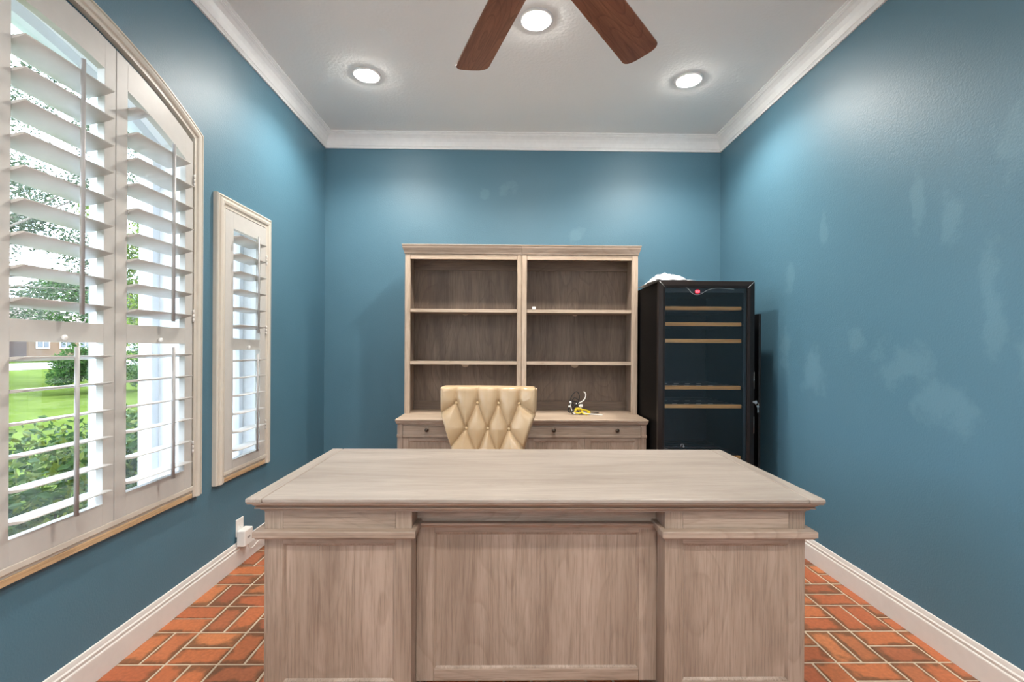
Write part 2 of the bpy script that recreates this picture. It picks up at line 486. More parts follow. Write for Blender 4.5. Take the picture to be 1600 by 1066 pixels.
def wall_left():
    bps = [YF]
    for (a, b, z, f) in openings:
        n = 48 if a < 1 else 1
        bps += [a + (b - a) * i / n for i in range(n + 1)]
    bps += [YB]
    w = MB()
    x0, x1, xm = XL, XL - WT, XL - 0.135
    for a, b in zip(bps, bps[1:]):
        mid = (a + b) / 2
        op = next((o for o in openings if o[0] < mid < o[1]), None)
        if op is None:
            segs = [((-0.25, -0.25), (ZC + .1, ZC + .1))]
        else:
            segs = [((-0.25, -0.25), (op[2], op[2])), ((op[3](a), op[3](b)), (ZC + .1, ZC + .1))]
        for (l0, l1), (u0, u1) in segs:
            w.face([(x0, a, l0), (x0, b, l1), (x0, b, u1), (x0, a, u0)], 0)
            w.face([(x1, a, l0), (x1, a, u0), (x1, b, u1), (x1, b, l1)], 1)
        if op is not None:
            za, zb = op[3](a), op[3](b)
            for xa, xb, mi in ((x0, xm, 2), (xm, x1, 1)):
                w.face([(xa, a, za), (xa, b, zb), (xb, b, zb), (xb, a, za)], mi)
                w.face([(xa, a, op[2]), (xb, a, op[2]), (xb, b, op[2]), (xa, b, op[2])], mi)
    for (a, b, z, f) in openings:
        for y in (a, b):
            for xa, xb, mi in ((x0, xm, 2), (xm, x1, 1)):
                w.face([(xa, y, z), (xb, y, z), (xb, y, f(y)), (xa, y, f(y))], mi)
    # ends and top close the slab
    w.face([(x0, YF, -.25), (x0, YF, ZC + .1), (x1, YF, ZC + .1), (x1, YF, -.25)], 1)
    w.face([(x0, YB, -.25), (x1, YB, -.25), (x1, YB, ZC + .1), (x0, YB, ZC + .1)], 1)
    w.face([(x0, YF, ZC + .1), (x0, YB, ZC + .1), (x1, YB, ZC + .1), (x1, YF, ZC + .1)], 1)
    bmesh.ops.remove_doubles(w.bm, verts=w.bm.verts, dist=1e-5)
    return tag(w.build('wall_left', ['wall', 'stucco', 'reveal']), kind='structure')
wall_left()
tag(MB().box(XL - WT, XR + .15, YB, YB + .15, -.25, ZC + .1).build('wall_back', 'wall'), kind='structure')
tag(MB().box(XR, XR + .15, YF - .15, YB, -.25, ZC + .1).build('wall_right', 'wall'), kind='structure')
wf = MB()
wf.box(XL - WT, -1.25, YF - .15, YF, -.25, ZC + .1).box(1.55, XR, YF - .15, YF, -.25, ZC + .1).box(-1.25, 1.55, YF - .15, YF, 2.75, ZC + .1)
tag(wf.build('wall_front', 'wall'), kind='structure')
tag(MB().box(XL - WT - .45, XR + .15, YF - .15, YB + .15, ZC, ZC + .2).build('ceiling', 'ceiling'), kind='structure')

# ---- unseen hall behind the camera, added with its lamp as front fill
HY = -5.2
hall = MB()
hall.box(-2.6, 2.8, HY - .1, HY, -.25, 3.2).box(-2.7, -2.6, HY, YF - .15, -.25, 3.2).box(2.8, 2.9, HY, YF - .15, -.25, 3.2)
hall.box(-2.6, 2.8, HY, YF - .15, 3.04, 3.2)
tag(hall.build("wall_hall", "reveal"), kind='structure')
tag(MB().box(-2.6, 2.8, HY, YF - .1501, -.25, -.002).build('floor_hall', 'trim'), kind='structure')
hl = tag(empty('hall_fill_light', (0.15, -3.3, 3.04)), 'wide white fill light added in the unseen hall behind the camera', 'ceiling light')
MB().lathe((0.15, -3.3, 3.04), [(.52, -.001), (.52, -.05), (.50, -.055), (.50, -.02)], 'z', 48).build('rim', 'crown', hl)
MB().lathe((0.15, -3.3, 3.04), [(.498, -.03), (.46, -.07), (.25, -.10), (.001, -.11)], 'z', 48).build('diffuser', 'hall_fill', hl)

# ---- floor: pale grout bed with a clay brick in every cell, laid in basket weave
floor = tag(MB().box(XL - .005, XR + .005, YF - .15, YB + .005, -.06, -.0035).build('floor', 'grout'), kind='structure')
SX, SY, X0, Y0, GAP = 0.2045, 0.2067, -1.3335, 1.840, 0.0100
def brick_mesh(hx, hy):
    bm = bmesh.new()
    c = 0.0022
    lo = [bm.verts.new((sx * hx, sy * hy, -.010)) for sx, sy in ((-1, -1), (1, -1), (1, 1), (-1, 1))]
    md = [bm.verts.new((sx * hx, sy * hy, -c)) for sx, sy in ((-1, -1), (1, -1), (1, 1), (-1, 1))]
    hi = [bm.verts.new((sx * (hx - c), sy * (hy - c), 0)) for sx, sy in ((-1, -1), (1, -1), (1, 1), (-1, 1))]
    for a, b in ((lo, md), (md, hi)):
        for i in range(4):
            bm.faces.new((a[i], a[(i + 1) % 4], b[(i + 1) % 4], b[i]))
    bm.faces.new(hi)
    me = bpy.data.meshes.new('brick')
    bm.to_mesh(me); bm.free()
    me.materials.append(M['brick'])
    return me
brick_cache = {}
cells = []
for i in range(-2, 17):
    for j in range(-16, 12):
        cx0, cy0 = X0 + i * SX, Y0 + j * SY
        if (i + j) % 2 == 0:      # two bricks running across the room
            cells += [(cx0, cx0 + SX, cy0, cy0 + SY / 2), (cx0, cx0 + SX, cy0 + SY / 2, cy0 + SY)]
        else:
            cells += [(cx0, cx0 + SX / 2, cy0, cy0 + SY), (cx0 + SX / 2, cx0 + SX, cy0, cy0 + SY)]
rest = MB(); rest_tone = []
nb = 0
for (a, b, c, d) in cells:
    a, b, c, d = a + GAP / 2, b - GAP / 2, c + GAP / 2, d - GAP / 2
    a, b, c, d = max(a, XL + .002), min(b, XR - .002), max(c, YF), min(d, YB - .002)
    if b - a < .012 or d - c < .012:
        continue
    mx_, my_ = (a + b) / 2, (c + d) / 2
    seen = (1.45 < my_ < 3.15) and (mx_ < -0.66 or mx_ > 0.93)
    if seen:
        hx, hy = round((b - a) / 2, 4), round((d - c) / 2, 4)
        if (hx, hy) not in brick_cache:
            brick_cache[(hx, hy)] = brick_mesh(hx, hy)
        o = bpy.data.objects.new('brick', brick_cache[(hx, hy)])
        COL.objects.link(o)
        o.parent = floor
        o.location = (mx_, my_, random.uniform(-.0006, .0006))
        o.rotation_euler = (0, 0, pi * random.randint(0, 1))
        nb += 1
    else:
        rest.box(a, b, c, d, -.010, 0)
        rest_tone += [random.random()] * 6
ro = rest.build('brick_field', 'brick_rest', floor)
at = ro.data.attributes.new('tone', 'FLOAT', 'FACE')
for i_, v_ in enumerate(rest_tone[:len(ro.data.polygons)]):
    at.data[i_].value = v_
tag(ro, kind='stuff')

# ---- baseboards and crown moulding
BP = [(0, 0), (.015, 0), (.015, .088), (.0135, .092), (.0095, .094), (.0095, .100), (.0120, .103), (.0120, .108), (.0075, .112), (.0065, .121), (.0045, .130), (0, .1325)]
def run(name, prof, p0, p1, inward, mat, m0=0, m1=0, flip=False, upz=1):
    """profile (out, up) swept from p0 to p1; m0/m1 = mitre sign at each end"""
    p0, p1, inward = Vector(p0), Vector(p1), Vector(inward)
    t = (p1 - p0).normalized()
    r0 = [p0 + inward * a + Vector((0, 0, upz * b)) + t * (a * m0) for a, b in prof]
    r1 = [p1 + inward * a + Vector((0, 0, upz * b)) - t * (a * m1) for a, b in prof]
    return tag(MB().loft([r0, r1]).build(name, mat), kind='structure')
run('baseboard_left', BP, (XL, YF, 0), (XL, YB, 0), (1, 0, 0), 'trim', 0, 1)
run('baseboard_back', BP, (XL, YB, 0), (XR, YB, 0), (0, -1, 0), 'trim', 1, 1)
run('baseboard_right', BP, (XR, YF, 0), (XR, YB, 0), (-1, 0, 0), 'trim', 0, 1)
CP = [(0, .125), (.010, .125), (.010, .113), (.0125, .110), (.0125, .106), (.017, .103), (.019, .092), (.025, .070), (.036, .047), (.050, .031), (.058, .026),
      (.058, .022), (.062, .020), (.062, .013), (.070, .008), (.070, 0), (0, 0)]
run('trim_1', CP, (XL, YF, ZC), (XL, YB, ZC), (1, 0, 0), 'crown', 0, 1, upz=-1)
run('trim_2', CP, (XL, YB, ZC), (XR, YB, ZC), (0, -1, 0), 'crown', 1, 1, upz=-1)
run('trim_3', CP, (XR, YF, ZC), (XR, YB, ZC), (-1, 0, 0), 'crown', 0, 1, upz=-1)

# ---- windows: casing outside the shutters, vinyl frame and glass deep in the reveal
def arch_path(R, y_end_lo, y_end_hi, n=40):
    """points of the arch from high y to low y at radius R"""
    a0 = math.asin((y_end_hi - AY) / R); a1 = math.asin((y_end_lo - AY) / R)
    return [a0 + (a1 - a0) * i / n for i in range(n + 1)]

window_1 = MB()
# vinyl outer frame of the glazing, following the arch
XG = XL - 0.155
for (ya, yb) in ((0.52, 0.565), (2.195, 2.24)):
    window_1.hexa([(XG - .0285, ya, .52), (XG + .0285, ya, .52), (XG + .0285, yb, .52), (XG - .0285, yb, .52),
                   (XG - .0285, ya, arc(R_WALL, ya)), (XG + .0285, ya, arc(R_WALL, ya)), (XG + .0285, yb, arc(R_WALL, yb)), (XG - .0285, yb, arc(R_WALL, yb))])
window_1.box(XG - .0275, XG + .0275, .52, 2.24, .520, .548)
an = arch_path(R_WALL, .505, 2.255)
window_1.loft([[(XG - .03, AY + r * sin(t), AZ + r * cos(t)) if k < 2 else (XG + .03, AY + r * sin(t), AZ + r * cos(t)) for k, r in enumerate((R_WALL - .045, R_WALL, R_WALL, R_WALL - .045))] for t in an])
W1 = tag(window_1.build('window_1', 'vinyl'), kind='structure')
for (ya, yb) in ((1.925, 2.02), (0.76, 0.855)):
    MB().box(XG - .025, XG + .032, ya, yb, .545, arc(R_WALL, ya) - .03).build('mullion', 'vinyl', W1, .002)
gm = MB()
an2 = arch_path(R_WALL - .03, .56, 2.20)
ring = [(AY + (R_WALL - .03) * sin(t), AZ + (R_WALL - .03) * cos(t)) for t in an2] + [(0.56, .54), (2.20, .54)]
gm.face([(XG, y, z) for y, z in ring])
gm.build('pane', 'glass', W1)

XC = XL + 0.032   # face of the casing
def casing(y_out_lo, y_out_hi, z0, parent, arch):
    # profile across the casing: (distance in from the outer edge, projection from the wall)
    prof = [(0, 0), (0, .020), (.004, .026), (.010, .027), (.013, .022), (.018, .022), (.022, .030), (.034, .034), (.045, .031), (.050, .024), (.066, .024), (.066, 0)]
    if arch:
        pts, fr = [], []
        for y_, sgn in ((y_out_hi, 1),):
            pts.append(Vector((XL, y_, z0))); fr.append((Vector((0, -1, 0)), Vector((1, 0, 0))))
        aR = [math.asin((y_out_hi - AY) / R_OUT) * (1 - 2 * i / 44) for i in range(45)]
        for i, t in enumerate(aR):
            p = Vector((XL, AY + R_OUT * sin(t), AZ + R_OUT * cos(t)))
            inw = Vector((0, -sin(t), -cos(t)))
            if i == 0 or i == 44:      # mitre with the upright
                s_ = 1 if i == 0 else -1
                a_ = (inw + Vector((0, -s_, 0))).normalized()
                a_ = a_ / max(a_.dot(Vector((0, -s_, 0))), .2)
                inw = a_
            pts.append(p); fr.append((inw, Vector((1, 0, 0))))
        pts.append(Vector((XL, y_out_lo, z0))); fr.append((Vector((0, 1, 0)), Vector((1, 0, 0))))
    else:
        zt = arch_top_small
        pts = [Vector((XL, y_out_hi, z0)), Vector((XL, y_out_hi, zt)), Vector((XL, y_out_lo, zt)), Vector((XL, y_out_lo, z0))]
        X1 = Vector((1, 0, 0))
        fr = [(Vector((0, -1, 0)), X1), (Vector((0, -1, -1)), X1), (Vector((0, 1, -1)), X1), (Vector((0, 1, 0)), X1)]
    return MB().sweep(prof, pts, fr).build('casing', 'casing', parent)
arch_top_small = 2.055
casing(AY - (2.326 - AY), 2.326, 0.518, W1, True)
def bottom_strips(parent, ya, yb):
    MB().box(XL, XL + .026, ya, yb, .553, .574).build('bottom_stop', 'casing', parent, .002)
    MB().box(XL, XL + .018, ya + .004, yb - .004, .540, .553).build('bottom_stop', 'casing', parent, .002)
    MB().box(XL, XL + .024, ya + .006, yb - .008, .518, .540).build('raw_edge_strip', 'raw', parent, .002)
bottom_strips(W1, AY - (2.262 - AY), 2.262)

W2 = MB()
for b_ in ((2.50, 2.54, .52, 1.985), (2.905, 2.945, .52, 1.985), (2.54, 2.905, .52, .55), (2.54, 2.905, 1.945, 1.985), (2.54, 2.905, 1.26, 1.30)):
    W2.box(XG - .03, XG + .03, *b_)
W2 = tag(W2.build('window_2', 'vinyl', None, .002), kind='structure')
MB().box(XG - .003, XG + .003, 2.53, 2.915, .54, 1.96).build('pane', 'glass', W2)
casing(2.440, 2.990, 0.518, W2, False)
bottom_strips(W2, 2.500, 2.945)

# ================================================================== SHUTTERS
XS = XL + 0.010     # centre plane of the shutter panels
def louver_mesh(length, tip_a=0.0):
    """flat elliptical blade along y, chord 114 mm along x"""
    n = 14
    prof = []
    for k in range(n):
        t = 2 * pi * k / n
        prof.append((0.0565 * cos(t), 0.0052 * sin(t)))
    bm = bmesh.new()
    rings = [[bm.verts.new((px, y, pz)) for px, pz in prof] for y in (0, length)]
    for k in range(n):
        f = bm.faces.new((rings[0][k], rings[0][(k + 1) % n], rings[1][(k + 1) % n], rings[1][k])); f.smooth = True
    bm.faces.new(rings[0]); bm.faces.new(list(reversed(rings[1])))
    bmesh.ops.recalc_face_normals(bm, faces=bm.faces)
    me = bpy.data.meshes.new('louver')
    bm.to_mesh(me); bm.free()
    me.materials.append(M['shutter'])
    return me

def shutter(label, group, p0, p1, o0, o1, zbot, zb, zm0, zm1, zt, zrail_top, up_z, lo_z, arched, rod_dy, hinge_hi, louv_x=XS, rod_span=None):
    """panel from p0 to p1, louvre opening o0..o1, rails at zb, zm0..zm1, zt"""
    root = empty('plantation_shutter', (XS, (p0 + p1) / 2, zbot))
    tag(root, label, 'shutter', group)
    xa, xb = XS - .014, XS + .014
    topz = (lambda y: arc(R_PAN, y)) if arched else (lambda y: zrail_top)
    for (a, b) in ((p0 + .001, o0), (o1, p1 - .001)):
        MB().hexa([(xa, a, zbot), (xb, a, zbot), (xb, b, zbot), (xa, b, zbot), (xa, a, topz(a)), (xb, a, topz(a)), (xb, b, topz(b)), (xa, b, topz(b))]).build('stile', 'shutter', root, .0012)
    MB().box(xa, xb, o0, o1, zbot, zb).build('rail', 'shutter', root, .001)
    MB().box(xa, xb, o0, o1, zm0, zm1).build('rail', 'shutter', root, .001)
    tr = MB()
    n = 14 if arched else 1
    for i in range(n):
        a, b = o0 + (o1 - o0) * i / n, o0 + (o1 - o0) * (i + 1) / n
        la, lb = (arc(R_OPEN, a), arc(R_OPEN, b)) if arched else (zt, zt)
        ta, tb = topz(a), topz(b)
        tr.face([(xb, a, la), (xb, b, lb), (xb, b, tb), (xb, a, ta)]); tr.face([(xa, a, la), (xa, a, ta), (xa, b, tb), (xa, b, lb)])
        tr.face([(xa, a, la), (xa, b, lb), (xb, b, lb), (xb, a, la)]); tr.face([(xa, a, ta), (xb, a, ta), (xb, b, tb), (xa, b, tb)])
    for y, s in ((o0, -1), (o1, 1)):
        l_, t_ = (arc(R_OPEN, y), topz(y)) if arched else (zt, zrail_top)
        tr.face([(xa, y, l_), (xb, y, l_), (xb, y, t_), (xa, y, t_)])
    bmesh.ops.remove_doubles(tr.bm, verts=tr.bm.verts, dist=1e-5)
    tr.build('rail', 'shutter', root)
    full = louver_mesh(o1 - o0 - .006)
    ymk = (o0 + o1) / 2
    for zs, tilt, rod_z in ((up_z, radians(13 if arched else 8), 0), (lo_z, radians(7.0 if arched else 5), 1)):
        for z in zs:
            me = full
            if arched and z + .040 > arc(R_OPEN, o1):
                yend = AY + sqrt(R_OPEN ** 2 - (z + .040 - AZ) ** 2)
                me = louver_mesh(max(min(yend, o1) - o0 - .004, .03))
            o = bpy.data.objects.new('louver', me)
            COL.objects.link(o)
            o.parent = root
            # +tilt raises the room-side edge
            zc = z - .060 * sin(tilt)
            o.location = (louv_x - XS, o0 + .003 - (p0 + p1) / 2, zc - zbot)
            o.rotation_euler = (0, -tilt, 0)
        z0, z1 = min(zs), max(zs)
        ym = rod_dy[rod_z]
        if zs is up_z and arched and max(zs) + .012 > arc(R_OPEN, ym):
            z1 = sorted(zs)[-2]
        xr = louv_x + .0565 + .008
        rod = MB().tube([(xr, ym, z0 - .040), (xr, ym, z1 + .032)], .0058 if not arched else .0072, 12)
        rod.build('tilt_rod', 'rod', root)
    kn = MB().lathe((xb, ymk, zm0 + .016), [(.004, 0), (.004, .006), (.0085, .008), (.009, .013), (.006, .017), (0, .018)], 'x', 16)
    kn.build('knob', 'white_plastic', root)
    for hz in (zbot + .16, zm1 + .03, (zt if not arched else 2.15) - .14):
        yh = p1 if hinge_hi else p0
        hg = MB()
        for k in range(3):
            hg.cyl((xb + .004, yh, hz + k * .020), .0042, .0042, .0185, 'z', 10)
        hg.build('hinge', 'trim', root)
    return root

UP1 = [1.394 + .1003 * k for k in range(9)]
LO1 = [.708, .805, .909, 1.009, 1.111, 1.211]
shutter('tall arched-top white shutter panel at the left edge of the big window', 'shutters of the arched window', 1.380, 1.808, 1.430, 1.758,
        .574, .655, 1.258, 1.328, 0, 0, UP1, LO1, True, (1.614, 1.597), False)
shutter('arched-top white shutter panel hinged at the right casing of the big window', 'shutters of the arched window', 1.810, 2.250, 1.864, 2.198,
        .574, .665, 1.258, 1.332, 0, 0, UP1, LO1, True, (2.050, 2.054), True)
for (p0, p1, lab) in ((0.950, 1.378, 'white arched-top shutter panel left of the middle of the big window'), (0.510, 0.948, 'white arched-top shutter panel at the far left end of the big window')):
    root = shutter(lab, 'shutters of the arched window', p0, p1, p0 + .052, p1 - .050, .574, .66, 1.258, 1.33, 0, 0, [z for z in UP1 if z < 2.15], LO1, True, (p0 + .21, p0 + .20), False)
shutter('narrow rectangular white shutter panel in the slim window', None, 2.506, 2.925, 2.582, 2.860,
        .574, .622, 1.228, 1.290, 1.897, 1.985, [1.367 + .0985 * k for k in range(6)], [.676, .775, .876, .976, 1.075, 1.172], False, (2.747, 2.740), True)

# ================================================================== CEILING LIGHTS AND FAN
def can_light(x, y, label):
    root = empty('recessed_light', (x, y, ZC))
    tag(root, label, 'ceiling light', 'recessed lights in the white ceiling')
    MB().lathe((x, y, ZC), [(.092, 0), (.094, -.003), (.088, -.008), (.074, -.009), (.068, -.005), (.066, -.0005)], 'z', 40).build('trim_ring', 'crown', root)
    MB().lathe((x, y, ZC), [(.0655, -.0015), (.066, -.0098), (.060, -.0150), (.040, -.0185), (.001, -.020)], 'z', 40).build('lens', 'lamp', root)
    ld = bpy.data.lights.new('lamp', 'SPOT')
    ld.energy = CAN_POWER
    ld.spot_size = radians(146)
    ld.spot_blend = 0.55
    ld.shadow_soft_size = 0.055
    ld.color = (1.0, 0.93, 0.85)
    l = bpy.data.objects.new('lamp', ld)
    COL.objects.link(l)
    l.parent = root
    l.location = (0, 0, -.04)
    return root
can_light(-0.932, 3.071, 'round lit recessed downlight nearest the left window wall')
can_light(1.199, 3.081, 'round lit recessed downlight nearest the right wall')
can_light(0.150, 2.535, 'round lit recessed downlight between the two fan blades')
can_light(-0.932, 0.02, 'round recessed downlight behind the fan on the window side')
can_light(1.199, 0.02, 'round recessed downlight behind the fan by the right wall')
can_light(0.150, -0.55, 'round recessed downlight above the doorway')

FX, FY, FZ = 0.096, 1.308, 2.42
fan = tag(empty('ceiling_fan', (FX, FY, ZC)), 'ceiling fan with reddish-brown wooden blades hanging over the desk', 'ceiling fan')
MB().lathe((FX, FY, ZC), [(.07, 0), (.072, -.02), (.055, -.05), (.02, -.065)], 'z').build('canopy', 'bronze', fan)
MB().cyl((FX, FY, FZ + .14), .012, .012, ZC - FZ - .19, 'z', 16).build('downrod', 'bronze', fan)
MB().lathe((FX, FY, FZ), [(.03, .16), (.07, .15), (.115, .11), (.125, .06), (.115, .02), (.09, -.005), (.06, -.03), (.045, -.06), (.0, -.065)], 'z', 36).build('motor_housing', 'bronze', fan)
def blade_obj(ang):
    c, s = cos(ang), sin(ang)
    bm = bmesh.new()
    L0, L1 = .19, .705
    outline = []
    def w(t):
        return .062 + .011 * t
    for i in range(9):
        t = i / 8 * .93
        outline.append((L0 + (L1 - L0) * t, w(t)))
    for i in range(1, 12):
        a = pi / 2 * (1 - 2 * i / 12)
        outline.append((L1 - .036 + .036 * cos(a) if abs(a) < 1.2 else L1 - .036 + .036 * cos(a), w(1) * (abs(sin(a)) ** .55) * (1 if a > 0 else -1)))
    for i in range(9):
        t = .93 - i / 8 * .93
        outline.append((L0 + (L1 - L0) * t, -w(t)))
    outline.append((L0 - .02, -.03)); outline.append((L0 - .02, .03))
    top = [bm.verts.new((x, y, .003)) for x, y in outline]
    bot = [bm.verts.new((x, y, -.003)) for x, y in outline]
    bm.faces.new(top); bm.faces.new(list(reversed(bot)))
    for i in range(len(top)):
        j = (i + 1) % len(top)
        bm.faces.new((bot[i], bot[j], top[j], top[i]))
    bmesh.ops.recalc_face_normals(bm, faces=bm.faces)
    me = bpy.data.meshes.new('blade'); bm.to_mesh(me); bm.free()
    me.materials.append(M['fan'])
    o = bpy.data.objects.new('blade', me); COL.objects.link(o); o.parent = fan
    o.location = (0, 0, FZ - ZC)
    o.rotation_euler = (Matrix.Rotation(ang, 3, 'Z') @ Matrix.Rotation(radians(-11), 3, 'X')).to_euler()
    ib = MB()
    ib.box(.09, .20, -.012, .012, .004, .010).box(.185, .27, -.03, .03, .003, .007)
    for sx, sy in ((.205, .018), (.205, -.018), (.25, 0)):
        ib.cyl((sx, sy, -.005), .005, .005, .003, 'z', 10)
    i_ = ib.build('blade_bracket', 'bronze', o, .002, origin=(0, 0, 0))
    i_.location = (0, 0, 0)
for k in range(6):
    blade_obj(radians(51.3 + 60 * k))

# ================================================================== DESK
DX0, DX1, DY0, DY1, DZ = -0.817, 1.017, 1.4645, 2.197, 0.770
desk = tag(empty('executive_desk', (0.10, 1.83, 0)), 'large weathered oak double-pedestal desk with panelled front in the foreground', 'desk')
EB = .052
sl = MB().box(DX0 + EB, DX1 - EB, DY0, DY1, DZ - .014, DZ)
sl.build('desktop', 'top_x', desk, .004, 3)
for a, b in ((DX0, DX0 + EB - .0008), (DX1 - EB + .0008, DX1)):
    MB().box(a, b, DY0, DY1, DZ - .0142, DZ).build('end_board', 'top_y', desk, .004, 3)
def frame_moulding(name, x0, x1, y0, y1, ztop, prof, mat, parent):
    """profile (in, down) carried round a rectangle"""
    rings = []
    for (a, d) in prof:
        rings.append([(x0 + a, y0 + a, ztop - d), (x1 - a, y0 + a, ztop - d), (x1 - a, y1 - a, ztop - d), (x0 + a, y1 - a, ztop - d)])
    return MB().loft(rings).build(name, mat, parent)
frame_moulding('top_moulding', DX0, DX1, DY0, DY1, DZ - .0145, [(.004, 0), (.004, .0040), (.013, .0042), (.013, .0075), (.019, .0135), (.024, .0190), (.0195, .0192), (.0195, .0232), (.030, .0236), (.032, .0300), (.036, .0330), (.040, .0335), (.040, .0385)], 'oak_x', desk)
BX0, BX1, BY0, BY1 = DX0 + .041, DX1 - .041, DY0 + .041, DY1 - .041
ZF = DZ - .053      # underside of the moulding
def panel(parent, x0, x1, y, z0, z1, st, rt, rb, depth=.016, rec=.007, lip=.009, mats=('oak_z', 'oak_x', 'oak_z'), face=-1, sz=None):
    """frame-and-panel front in the plane y, facing -y: stiles, rails, bead and recessed field"""
    sl_, sr_ = st if isinstance(st, tuple) else (st, st)
    MB().box(x0, x0 + sl_, y, y + depth, z0, z1).build('stile', mats[0], parent, .0012)
    MB().box(x1 - sr_, x1, y, y + depth, z0, z1).build('stile', mats[0], parent, .0012)
    MB().box(x0 + sl_ + .0006, x1 - sr_ - .0006, y, y + depth, z1 - rt, z1).build('rail', mats[1], parent, .0012)
    if rb > 0:
        MB().box(x0 + sl_ + .0006, x1 - sr_ - .0006, y, y + depth, z0, z0 + rb).build('rail', mats[1], parent, .0012)
    a, b, c, d = x0 + sl_, x1 - sr_, z0 + rb, z1 - rt
    bd = MB()
    outer = [(a, c), (b, c), (b, d), (a, d)]
    inner = [(a + lip, c + lip), (b - lip, c + lip), (b - lip, d - lip), (a + lip, d - lip)]
    mid_ = [(a + lip * .35, c + lip * .35), (b - lip * .35, c + lip * .35), (b - lip * .35, d - lip * .35), (a + lip * .35, d - lip * .35)]
    for i in range(4):
        j = (i + 1) % 4
        bd.face([(outer[i][0], y + .0015, outer[i][1]), (outer[j][0], y + .0015, outer[j][1]), (mid_[j][0], y + .0022, mid_[j][1]), (mid_[i][0], y + .0022, mid_[i][1])])
        bd.face([(mid_[i][0], y + .0022, mid_[i][1]), (mid_[j][0], y + .0022, mid_[j][1]), (inner[j][0], y + rec, inner[j][1]), (inner[i][0], y + rec, inner[i][1])])
    bd.build('bead', mats[2], parent)
    MB().box(a + .001, b - .001, y + rec, y + depth - .001, c + .001, d - .001).build('panel', mats[2], parent)
for (a, b) in ((BX0, -0.304), (0.517, BX1)):
    # frieze
    MB().box(a, a + .058, BY0 + .001, BY0 + .02, .661, ZF).build('stile', 'oak_z', desk, .001)
    MB().box(b - .052, b, BY0 + .001, BY0 + .02, .661, ZF).build('stile', 'oak_z', desk, .001)
    MB().box(a + .0588, b - .0528, BY0 + .001, BY0 + .02, .661, ZF).build('frieze_panel', 'oak_x', desk, .001)
    # belt moulding, wrapped round the pedestal
    e = .026
    bx0, bx1 = (a - e, b + .016) if a < 0 else (a - .016, b + e)
    frame_moulding('belt_moulding', bx0, bx1, BY0 - e, BY1 + e, .661, [(.002, 0), (0, .002), (0, .020), (.004, .022), (.007, .0265)], 'oak_x', desk)
    # lower frame and panel
    panel(desk, a, b, BY0, .09, .634, (.058, .052), .021, .075, rec=.008)
    # carcass behind and plinth
    MB().box(a + .0005, b - .0005, BY0 + .0165, BY1, .09, ZF - .001).build('pedestal', 'oak_z', desk, .001)
    MB().box(a - .012, b + .012, BY0 - .012, BY1 + .012, 0.0, .089).build('plinth', 'oak_x', desk, .004)
# modesty front between the pedestals
MY = 1.586
MX0, MX1 = -.3035, .5165
MB().box(MX0, MX1, MY + .012, MY + .03, .652, ZF - .001).build('apron', 'oak_x', desk)
frame_moulding('apron_moulding', MX0 + .001, MX1 - .001, MY - .010, MY + .05, .652, [(0, 0), (0, .006), (.004, .010), (.008, .016), (.009, .020)], 'oak_x', desk)
panel(desk, MX0, MX1, MY, .112, .632, .060, .014, .040, rec=.006)
MB().box(MX0, MX1, MY + .0165, MY + .03, .112, .631).build('modesty_back', 'oak_z', desk)
for k, (a, b) in enumerate(((BX0 + .02, -.324), (.537, BX1 - .02))):
    for j, (z0, z1) in enumerate(((.10, .36), (.37, .62), (.63, .705))):
        dr = MB().box(a, b, BY1, BY1 + .018, z0, z1).build('drawer', 'oak_x', desk, .002)
        MB().lathe(((a + b) / 2, BY1 + .018, (z0 + z1) / 2), [(.006, 0), (.006, .012), (.014, .016), (.014, .022), (.001, .026)], 'y', 16).build('knob', 'bronze', dr)
MB().box(MX0, MX1, BY1 - .03, BY1, .65, ZF - .001).build('apron', 'oak_x', desk, .001)

